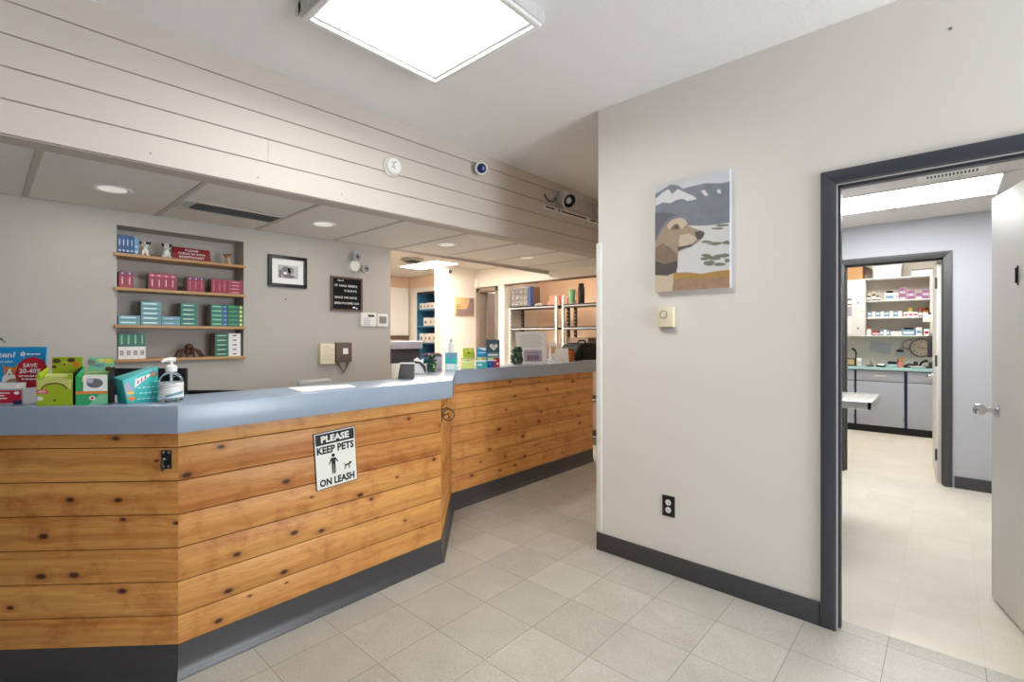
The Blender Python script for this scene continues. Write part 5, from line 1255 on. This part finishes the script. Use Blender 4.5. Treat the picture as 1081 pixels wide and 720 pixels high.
src = None
for r_, (z, nb, w_, h_, xs_) in enumerate(((1.775, 9, .084, .105, -.445), (1.505, 5, .115, .135, -.34), (1.235, 8, .098, .150, -.445), (.98, 3, .16, .17, .0))):
    nm = ('uppermost', 'second', 'third', 'lowest stocked')[r_]
    for k in range(nb):
        t = thing('supply_box', ('%s white supply box on the %s shelf of the blue cabinet' % ((ORD + ['last'])[k], nm)), 'box', (-6.0 + xs_ + k * (w_ + .008), 4.86 + .006 * (k % 2), z), 0, 'white supply boxes in the blue cabinet')
        g = MB(); g.box(0, w_, 0, .16, 0, h_ - .012 * (k % 3 == 1), 'paper' if r_ < 3 else ('card' if k == 1 else 'lgrey')); b_ = g.build('body', t, bev=.002)
        g = MB(); g.rect(w_ * .3, w_ * .72, h_ * .32, h_ * .62, lambda x, z_: (x, -.0006, z_), 'lilac' if k % 2 else 'inkgrey'); g.build('label', b_)
t = thing('wall_cabinet', 'white wall cabinet with two doors on the treatment area side wall', 'cabinet', (-6.70, 4.20, 1.29), R(90))
g = MB(); g.box(-.58, .58, -.055, 0, .06, .84, 'white'); g.build('carcass', t, bev=.002)
for sx in (-1, 1):
    g = MB(); g.box(.004 if sx > 0 else -.576, .576 if sx > 0 else -.004, -.075, -.056, .065, .835, 'whitemetal'); d_ = g.build('door', t, bev=.003)
    g = MB(); g.lathe([(.006, .074), (.006, .088), (.014, .094), (.010, .102)], 'chrome', (sx * .05 if sx < 0 else .10, 0, .16), axis='y', n=12); g.build('knob', d_)
g = MB(); g.box(-.58, .58, -.075, 0, 0, .06, 'brownboard'); o = g.build('light_rail', t); o['label'] = 'brown rail along the bottom'

# ================================================================== EXAM ROOM AND LAB
t = thing('exam_table', 'fold-down stainless steel exam table on the exam room wall', 'exam table', (-.95, 4.15, .90), R(90))
g = MB(); W_, D_ = .30, .588
g.box(-W_, W_, -D_, 0, -.006, 0, 'steel')
for x0, x1, y0, y1 in ((-W_, W_, -D_, -D_ + .02), (-W_, -W_ + .02, -D_, 0), (W_ - .02, W_, -D_, 0)): g.box(x0, x1, y0, y1, -.044, .006, 'steel')
g.build('table_top', t, bev=.003)
g = MB()
for k in range(5): g.box(-W_ + .04, W_ - .04, -D_ + .05 + .022 * k, -D_ + .058 + .022 * k, -.001, .003, 'steel')
g.build('ribs', t)
for x in (-.24, .24):
    g = MB(); g.tube([(x, -.012, -.42), (x, -.012, -.06)], .014, 'steel'); g.tube([(x, -.012, -.40), (x, -.40, -.03)], .012, 'steel'); g.build('bracket', t)
# base cabinets in the lab
t = thing('base_cabinet', 'row of lavender grey lab base cabinets with navy gaps and black toe kick', 'cabinet', (-.60, 8.35, 0), 0)
g = MB(); g.box(-1.3, 1.3, .02, .58, .09, .862, 'navy'); g.build('carcass', t)
g = MB(); g.box(-1.3, 1.3, .012, .56, 0, .09, 'blackmat'); o = g.build('toe_kick', t); o['label'] = 'black toe kick'
edges = [-1.29, -.905, -.376, -.352, .174, .208, .73, .755, 1.28]
for a, b in ((-1.29, -.93), (-.905, -.378), (-.352 + 0, .174), (.208, .734), (.76, 1.28)):
    pass
for a, b in ((-1.29, -.90), (-.876, -.378), (-.352, .174), (.208, .734), (.76, 1.28)):
    g = MB(); g.box(a, b, 0, .02, .715, .855, 'cabgrey'); d_ = g.build('drawer', t, bev=.003)
    g = MB(); m_ = (a + b) / 2; g.tube([(m_ - .06, 0, .79), (m_ - .05, -.022, .79), (m_ + .05, -.022, .79), (m_ + .06, 0, .79)], .006, 'cream', 8); g.build('handle', d_)
    g = MB(); g.box(a, b, 0, .02, .098, .706, 'cabgrey'); d_ = g.build('door', t, bev=.003)
    for z in (.17, .62):
        g = MB(); g.box(b - .002, b + .014, -.004, .01, z, z + .06, 'dark'); g.build('hinge', d_)
g = MB(); g.box(-1.92, .72, 8.325, 8.95, .866, .905, 'aquatop'); tag(g.build('lab_worktop', bev=.004), 'pale aqua worktop over the lavender grey lab cabinets', 'worktop')
# open wall shelves and the closed cabinet at their left
t = thing('wall_shelf_unit', 'white open shelf unit on the lab wall', 'shelving', (0, 8.65, 0), 0)
xl, xr = -.875, .62
for z in (1.335, 1.590, 1.836, 2.155):
    g = MB(); g.box(xl, xr, 0, .30, z, z + .016, 'white'); g.build('shelf', t, bev=.002)
for x in (-.170, xr):
    g = MB(); g.box(x, x + .03, 0, .30, 1.335, 2.171, 'white'); g.build('divider', t, bev=.002)
g = MB(); g.box(xl, xr, .285, .297, 1.335, 2.155, 'wall_taupe'); g.build('back_panel', t)
t = thing('wall_cabinet', 'white closed wall cabinet left of the open lab shelves', 'cabinet', (-1.20, 8.65, 1.335), 0)
g = MB(); g.box(-.32, .318, 0, .30, 0, .836, 'white'); g.build('carcass', t, bev=.002)
g = MB(); g.box(-.315, -.002, -.018, 0, .004, .832, 'white'); d_ = g.build('door', t, bev=.002); g = MB(); g.ball((-.03, -.026, .10), .010, 'dark', 8); g.build('knob', d_)
g = MB(); g.box(.002, .312, -.018, 0, .004, .832, 'white'); d_ = g.build('door', t, bev=.002)
for z in (.12, .49): g = MB(); g.ball((.235, -.026, z), .011, 'dark', 8); g.build('knob', d_)
g = MB(); FD = lambda x, z: (x, -.0188, z); g.rect(.09, .16, .50, .66, FD, 'paper'); g.rect(.09, .16, .30, .44, FD, 'lilac'); g.rect(.09, .16, .53, .56, lambda x, z: (x, -.0193, z), 'inkgrey'); g.rect(.09, .16, .46, .48, FD, 'inkgrey'); g.rect(.09, .16, .05, .26, FD, 'paper'); g.rect(.26, .30, .36, .365, FD, 'hotpink'); g.build('taped_notes', d_)
ZT = [1.351, 1.606, 1.852, 2.171]
GB = 'small stock on the lab shelves'
def stock(kind, label, x, z, w, h, m, m2, y=8.68):
    t = thing(kind, label, {'jar': 'jar', 'bottle': 'bottle', 'carton': 'box', 'pill_bottle': 'bottle'}[kind], (x, y, z), 0, GB)
    if kind == 'carton':
        g = MB(); g.box(-w / 2, w / 2, 0, .09, 0, h, m); b_ = g.build('body', t, bev=.0015); g = MB(); g.rect(-w * .38, w * .38, h * .25, h * .62, lambda a, b: (a, -.0006, b), m2); g.build('label', b_)
    else:
        r_ = w / 2; n_ = .45 if kind == 'bottle' else .8
        g = MB(); g.lathe([(r_ * .95, 0), (r_, .004), (r_, h * .66), (r_ * n_, h * .78), (r_ * n_, h * .80)], m, (0, r_, 0), n=14); g.build('body', t)
        g = MB(); g.lathe([(r_ * (n_ + .08), h * .79), (r_ * (n_ + .08), h), (r_ * .3, h * 1.01)], m2, (0, r_, 0), n=14); g.build('cap', t)
        g = MB(); g.lathe([(r_ * 1.01, h * .16), (r_ * 1.01, h * .52)], m2 if kind == 'jar' else 'paper', (0, r_, 0), n=14); g.build('label', t)
z = ZT[2]
stock('bottle', 'dark brown bottle at the left end of the upper lab shelf', -.845, z, .045, .10, 'pawbrown', 'cream')
stock('bottle', 'white-capped dark bottle second on the upper lab shelf', -.785, z, .042, .13, 'pawbrown', 'white')
stock('bottle', 'dark brown bottle third on the upper lab shelf', -.735, z, .045, .098, 'pawbrown', 'cream')
stock('carton', 'white and blue carton below a black lid, upper lab shelf', -.605, z, .115, .100, 'paper', 'boxlblue')
stock('carton', 'white carton left of the mauve stacks, upper lab shelf', -.523, z, .036, .098, 'paper', 'lilac')
stock('pill_bottle', 'squat black pot standing behind the white cartons, upper lab shelf', -.615, z, .09, .14, 'black', 'black', 8.80)
for i_, (x_, n_, mm) in enumerate(((-.462, 4, 'violet'), (-.372, 3, 'violet'), (-.287, 2, 'violet'), (-.212, 3, 'violet'))):
    for k in range(n_):
        stock('carton', '%s mauve carton in the %s mauve stack, upper lab shelf' % (('bottom', 'second', 'third', 'top')[k] if k < n_ - 1 else 'top', ORD[i_]), x_, z + .0425 * k, .078 - .004 * (k % 2), .042, mm, 'leafpurple' if (k + i_) % 2 else 'paper')
stock('carton', 'mauve carton past the white shelf divider, upper lab shelf', -.08, z, .09, .09, 'violet', 'paper')
z = ZT[1]
for k in range(8): stock('jar', '%s of the eight white blue-based jars, middle lab shelf' % (ORD[k] if k < 7 else 'rightmost'), -.838 + .050 * k, z, .047, .088, 'paper', 'paper' if k % 2 else 'boxlblue')
for k in range(3): stock('carton', '%s of three pale pink cartons, middle lab shelf' % ('left', 'middle', 'right')[k], -.423 + .052 * k, z, .050, .070, 'paper', 'hotpink' if k == 1 else 'pinkred')
stock('carton', 'yellow carton behind the pale pink cartons, middle lab shelf', -.385, z, .05, .135, 'yellow', 'cream', 8.80)
stock('pill_bottle', 'purple pot with red label, middle lab shelf', -.268, z, .048, .115, 'leafpurple', 'redprint')
stock('bottle', 'amber bottle, middle lab shelf, beside the shelf divider', -.212, z, .045, .12, 'amber', 'blackmat')
stock('carton', 'dark brown carton behind the amber bottle, middle lab shelf', -.22, z, .07, .13, 'pawbrown', 'yellow', 8.80)
z = ZT[0]
stock('bottle', 'orange-red rounded bottle at the left end of the lower lab shelf', -.842, z, .062, .115, 'paper', 'orange')
stock('pill_bottle', 'first of two dark red pots, lower lab shelf', -.778, z, .040, .070, 'redprint', 'redprint')
stock('pill_bottle', 'second of two dark red pots, lower lab shelf', -.734, z, .040, .068, 'redprint', 'pawbrown')
for k in range(3): stock('carton', '%s of three blue and white cartons, lower lab shelf' % ('left', 'middle', 'right')[k], -.693 + .036 * k, z, .034, .078, 'boxlblue' if k != 1 else 'paper', 'paper')
for k in range(3): stock('pill_bottle', '%s of three white dark-labelled pots, lower lab shelf' % ('left', 'middle', 'right')[k], -.578 + .045 * k, z, .043, .075, 'paper', 'brownside' if k != 1 else 'dark')
stock('carton', 'wide pale blue carton, lower lab shelf', -.395, z, .145, .080, 'boxlblue', 'paper')
stock('pill_bottle', 'flat black tin on top behind the wide pale blue carton', -.405, z, .13, .105, 'dark', 'black', 8.80)
stock('carton', 'tall white carton right of the wide pale blue one, lower lab shelf', -.285, z, .060, .108, 'paper', 'boxlblue')
stock('carton', 'white carton with red mark by the shelf divider, lower lab shelf', -.205, z, .055, .085, 'paper', 'redprint')
# on top of the shelves
t = thing('cardboard_box', 'brown cardboard box on top of the closed lab cabinet', 'box', (-1.12, 8.70, ZT[3]), 0)
g = MB(); g.box(-.20, .20, 0, .24, 0, .205, 'card'); g.build('body', t, bev=.003)
g = MB(); g.hexa([(.20, 0, .200), (.30, .01, .15), (.30, .23, .15), (.20, .24, .200), (.20, 0, .204), (.30, .01, .154), (.30, .23, .154), (.20, .24, .204)], 'brownside'); g.build('flap', t)
t = thing('storage_tub', 'frosted plastic storage tub on top of the lab shelves', 'tub', (-.635, 8.69, ZT[3]), 0)
g = MB(); g.hexa([(-.155, 0, 0), (.155, 0, 0), (.155, .24, 0), (-.155, .24, 0), (-.168, -.01, .18), (.168, -.01, .18), (.168, .25, .18), (-.168, .25, .18)], 'bin'); g.build('tub', t, bev=.006)
g = MB(); g.box(-.176, .176, -.018, .258, .18, .20, 'white'); g.build('lid', t, bev=.004)
g = MB(); g.rect(-.06, .07, .05, .13, lambda x, z: (x, -.011 + (.0 if 0 else -.002), z), 'paper'); g.build('label', t)
t = thing('storage_tub', 'low clear tub with a rod lying over it, on the lab shelf top', 'tub', (-.225, 8.69, ZT[3]), 0)
g = MB(); g.box(-.14, .16, 0, .22, 0, .075, 'bin'); g.build('tub', t, bev=.005)
g = MB(); g.tube([(-.12, .02, .086), (.14, .02, .094)], .008, 'grey', 8); g.ball((-.12, .02, .086), .014, 'grey', 8); g.ball((.14, .02, .096), .018, 'grey', 8); g.build('rod', t)
# on the lab wall under the shelves
t = thing('paper_notice', 'large tilted paper notice on the lab wall under the shelves', 'notice', (-.73, LY, 1.172), rot=(0, R(9), 0))
g = MB(); g.box(-.128, .128, -.004, 0, -.085, .085, 'lgrey'); g.build('sheet', t)
g = MB()
for k in range(6): g.rect(-.10, .02 + .012 * (k % 3), .055 - .022 * k, .058 - .022 * k, lambda x, z: (x, -.0046, z), 'lilac')
g.build('print', t)
t = thing('clip_hook', 'black clip holding a small grey card on the lab wall', 'clip', (-.503, LY, 1.11), 0)
g = MB(); g.box(-.040, .040, -.02, 0, .0, .030, 'black'); g.tube([(-.012, -.012, .03), (0, -.02, .058), (.012, -.012, .03)], .004, 'black', 6); g.build('clip', t)
g = MB(); g.box(-.055, .055, -.006, -.001, -.06, .004, 'lgrey'); g.build('card', t)
t = thing('wall_clock', 'round cream clock with dusky pink rim and cable on the lab wall', 'clock', (-.268, LY, 1.172), 0)
g = MB(); g.lathe([(.128, 0), (.134, .02), (.126, .03), (.112, .028)], 'photo2', axis='y', n=36); g.build('rim', t)
g = MB(); g.lathe([(.113, .02), (.112, .0295), (.002, .030)], 'clockface', axis='y', n=36); fc2 = g.build('face', t)
g = MB()
for k in range(12):
    a = R(30 * k); g.text(str(12 if k == 0 else k), .090 * math.sin(a), .090 * math.cos(a), 0, .018, lambda x, z: (x, -.0306, z), 'ink', .02)
g.build('numerals', fc2)
for a_, L_ in ((-58, .052), (96, .078)):
    g = MB(); ca, sa = math.sin(R(a_)), math.cos(R(a_)); g.hexa([(-.004 * sa, -.033, .004 * ca), (.004 * sa, -.033, -.004 * ca), (L_ * ca + .002 * sa, -.033, L_ * sa - .002 * ca), (L_ * ca - .002 * sa, -.033, L_ * sa + .002 * ca), (-.004 * sa, -.031, .004 * ca), (.004 * sa, -.031, -.004 * ca), (L_ * ca + .002 * sa, -.031, L_ * sa - .002 * ca), (L_ * ca - .002 * sa, -.031, L_ * sa + .002 * ca)], 'ink'); g.build('hand', fc2)
g = MB(); g.tube([(-.08, -.01, .10), (-.13, -.012, .115), (-.185, -.01, .09), (-.21, -.01, .04), (-.19, -.01, -.01), (-.15, -.01, -.02), (-.12, -.01, .01)], .006, 'photo2', 8); g.build('cable', t)
t = thing('hanging_pouch', 'long black pouch hanging from the lab shelf divider', 'pouch', (-.158, 8.65, 1.052), 0)
g = MB(); g.box(-.038, .038, -.030, -.004, 0, .29, 'dark'); g.build('pouch', t, bev=.006)
g = MB(); g.tube([(-.02, -.012, .285), (0, -.012, .33), (.02, -.012, .285)], .004, 'black', 6); g.build('loop', t)
t = thing('hanging_note', 'white notepad hung on the white shelf divider in the lab', 'notepad', (-.172, 8.65, 1.59), 0)
g = MB(); g.box(-.070, .070, -.012, -.002, -.06, .055, 'paper'); g.build('pad', t, bev=.001)
g = MB(); g.box(-.015, .015, -.018, -.002, .045, .065, 'dark'); g.build('clip', t)
# on the lab worktop
LT = .906
t = thing('desk_lamp', 'pinkish box with a curved black neck at the left of the lab worktop', 'lamp', (-1.05, 8.55, LT), 0)
g = MB(); g.box(-.09, .075, -.05, .05, 0, .012, 'black'); g.box(-.085, .055, -.045, .045, .012, .098, 'pinkred' if 0 else 'photo1'); g.box(-.09, .06, -.05, .05, .098, .108, 'dark'); g.build('base', t, bev=.003)
g = MB(); g.tube([(.062, 0, .012), (.066, 0, .12), (.072, 0, .19), (.052, 0, .235), (.02, 0, .25)], [.009, .009, .010, .014, .018], 'black', 10); g.build('neck', t)
t = thing('carton', 'small white carton right of the curved black neck, lab worktop', 'box', (-.945, 8.52, LT), 0)
g = MB(); g.box(-.022, .028, 0, .07, 0, .115, 'paper'); b_ = g.build('body', t, bev=.002); g = MB(); g.rect(-.014, .020, .03, .07, lambda x, z: (x, -.0006, z), 'lgrey'); g.build('label', b_)
t = thing('dropper_stand', 'small grey dropper stand, lab worktop', 'stand', (-.80, 8.55, LT), 0)
g = MB(); g.box(-.06, .03, -.03, .03, 0, .018, 'dark'); g.build('base', t, bev=.003)
g = MB(); g.lathe([(.018, .018), (.020, .07), (.008, .09), (.006, .115)], 'grey', n=14); g.build('bottle', t)
t = thing('instrument_tray', 'low black tray, lab worktop', 'tray', (-.69, 8.52, LT), 0)
g = MB(); g.hexa([(-.05, -.03, 0), (.05, -.03, 0), (.05, .05, 0), (-.05, .05, 0), (-.056, -.036, .026), (.056, -.036, .026), (.056, .056, .026), (-.056, .056, .026)], 'black'); g.build('tray', t, bev=.002)
g = MB(); g.tube([(-.03, 0, .03), (.035, .01, .03)], .005, 'steel', 6); g.build('tool', t)
t = thing('label_printer', 'pale green box with a black top, lab worktop', 'device', (-.56, 8.52, LT), 0)
g = MB(); g.box(-.060, .060, 0, .10, 0, .042, 'limelight' if 0 else 'aquatop'); g.build('case', t, bev=.003)
g = MB(); g.box(-.055, .05, .01, .09, .042, .078, 'black'); g.build('cover', t, bev=.004)
t = thing('tool_pot', 'coral and tan pot bristling with tools, lab worktop', 'pot', (-.475, 8.53, LT), 0)
g = MB(); g.lathe([(.030, 0), (.040, .07), (.036, .07)], 'coral', n=16); g.build('pot', t)
g = MB(); g.tube([(0, 0, .03), (.045, 0, .145)], .010, 'tan', 8); g.tube([(-.01, .01, .03), (.022, .0, .150)], .008, 'orange', 8); g.tube([(-.015, 0, .03), (-.03, 0, .12)], .007, 'redprint', 8); g.build('tools', t)
for k, (x_, w_, h_, lab) in enumerate(((-.385, .11, .060, 'low black stapler left of the other black gear, lab worktop'), (-.315, .05, .090, 'upright black bottle rack between stapler and scope, lab worktop'), (-.235, .10, .105, 'black jointed scope under the clock, lab worktop'), (-.150, .07, .095, 'black rounded case under the hanging pouch, lab worktop'))):
    t = thing(('stapler', 'bottle_rack', 'scope', 'case')[k], lab, ('stapler', 'rack', 'scope', 'case')[k], (x_, 8.54, LT), 0)
    g = MB(); g.box(-w_ / 2, w_ / 2, -.03, .04, 0, h_ * .28, 'black'); g.build('base', t, bev=.004)
    g = MB()
    if k == 0: g.tube([(-w_ / 2, 0, h_ * .3), (0, 0, h_ * .8), (w_ / 2, 0, h_ * .6)], [.012, .016, .012], 'black')
    elif k == 1:
        for q in (-1, 0, 1): g.lathe([(.009, h_ * .2), (.009, h_ * .8), (.005, h_)], 'dark', (q * .016, 0, 0), n=10)
    elif k == 2: g.tube([(-.04, 0, h_ * .2), (-.02, 0, h_ * .7), (.03, 0, h_), (.045, -.01, h_ * .8)], [.014, .015, .018, .012], 'black')
    else: g.ball((0, 0, h_ * .55), (.034, .035, h_ * .42), 'dark')
    g.build('top', t)
t = thing('petri_dish', 'pale shallow dish in front of the black scope, lab worktop', 'dish', (-.285, 8.42, LT), 0)
g = MB(); g.lathe([(.07, 0), (.085, .022), (.080, .022), (.06, .006)], 'aquatop', n=24); g.build('bowl', t)
g = MB(); g.lathe([(.06, .020), (.05, .030), (.01, .034)], 'lgrey', n=20); g.build('lid', t)
cd = bpy.data.cameras.new('camera'); cam = bpy.data.objects.new('camera', cd); COL.objects.link(cam)
cam.location = (0, 0, 1.33); cam.rotation_euler = (R(90), 0, R(42.1))
cd.sensor_width = 36; cd.lens = 508 / 1081 * 36; cd.shift_y = -4.5 / 1081; cd.clip_start = .02
S.camera = cam
wd = bpy.data.worlds.new('daylight'); S.world = wd; wd.use_nodes = True
wd.node_tree.nodes['Background'].inputs[0].default_value = (.85, .92, 1, 1); wd.node_tree.nodes['Background'].inputs[1].default_value = .35
al = bpy.data.lights.new('window_daylight', 'AREA'); al.shape = 'RECTANGLE'; al.size = 3.5; al.size_y = 1.5; al.energy = 2; al.color = (.94, .97, 1)
ao = bpy.data.objects.new('window_daylight', al); COL.objects.link(ao); ao.location = (.2, -2.75, 1.55); ao.rotation_euler = (R(90), 0, 0)
al = bpy.data.lights.new('storefront_daylight', 'AREA'); al.shape = 'RECTANGLE'; al.size = 1.25; al.size_y = 2.1; al.energy = 112; al.color = (.90, .95, 1)
ao = bpy.data.objects.new('storefront_daylight', al); COL.objects.link(ao); ao.location = (2.78, 1.85, 1.2); ao.rotation_euler = (R(90 + 18), 0, R(90))
for k, (y, e) in enumerate(((.475, 2.6), (1.644, 2.6), (2.790, 4), (3.885, 6))):
    al = bpy.data.lights.new('downlight', 'AREA'); al.shape = 'DISK'; al.size = .11; al.energy = e; al.color = (1, .95, .88) if k < 2 else (1, .86, .72)
    ao = bpy.data.objects.new('downlight', al); COL.objects.link(ao); ao.location = (-3.30, y, low(y) - .012)
S.view_settings.view_transform = 'Standard'; S.view_settings.look = 'None'; S.view_settings.exposure = 0; S.view_settings.gamma = 1; S.view_settings.use_curve_mapping = False
S.cycles.use_denoising = True
S.cycles.max_bounces = 10; S.cycles.diffuse_bounces = 6; S.cycles.sample_clamp_indirect = 6
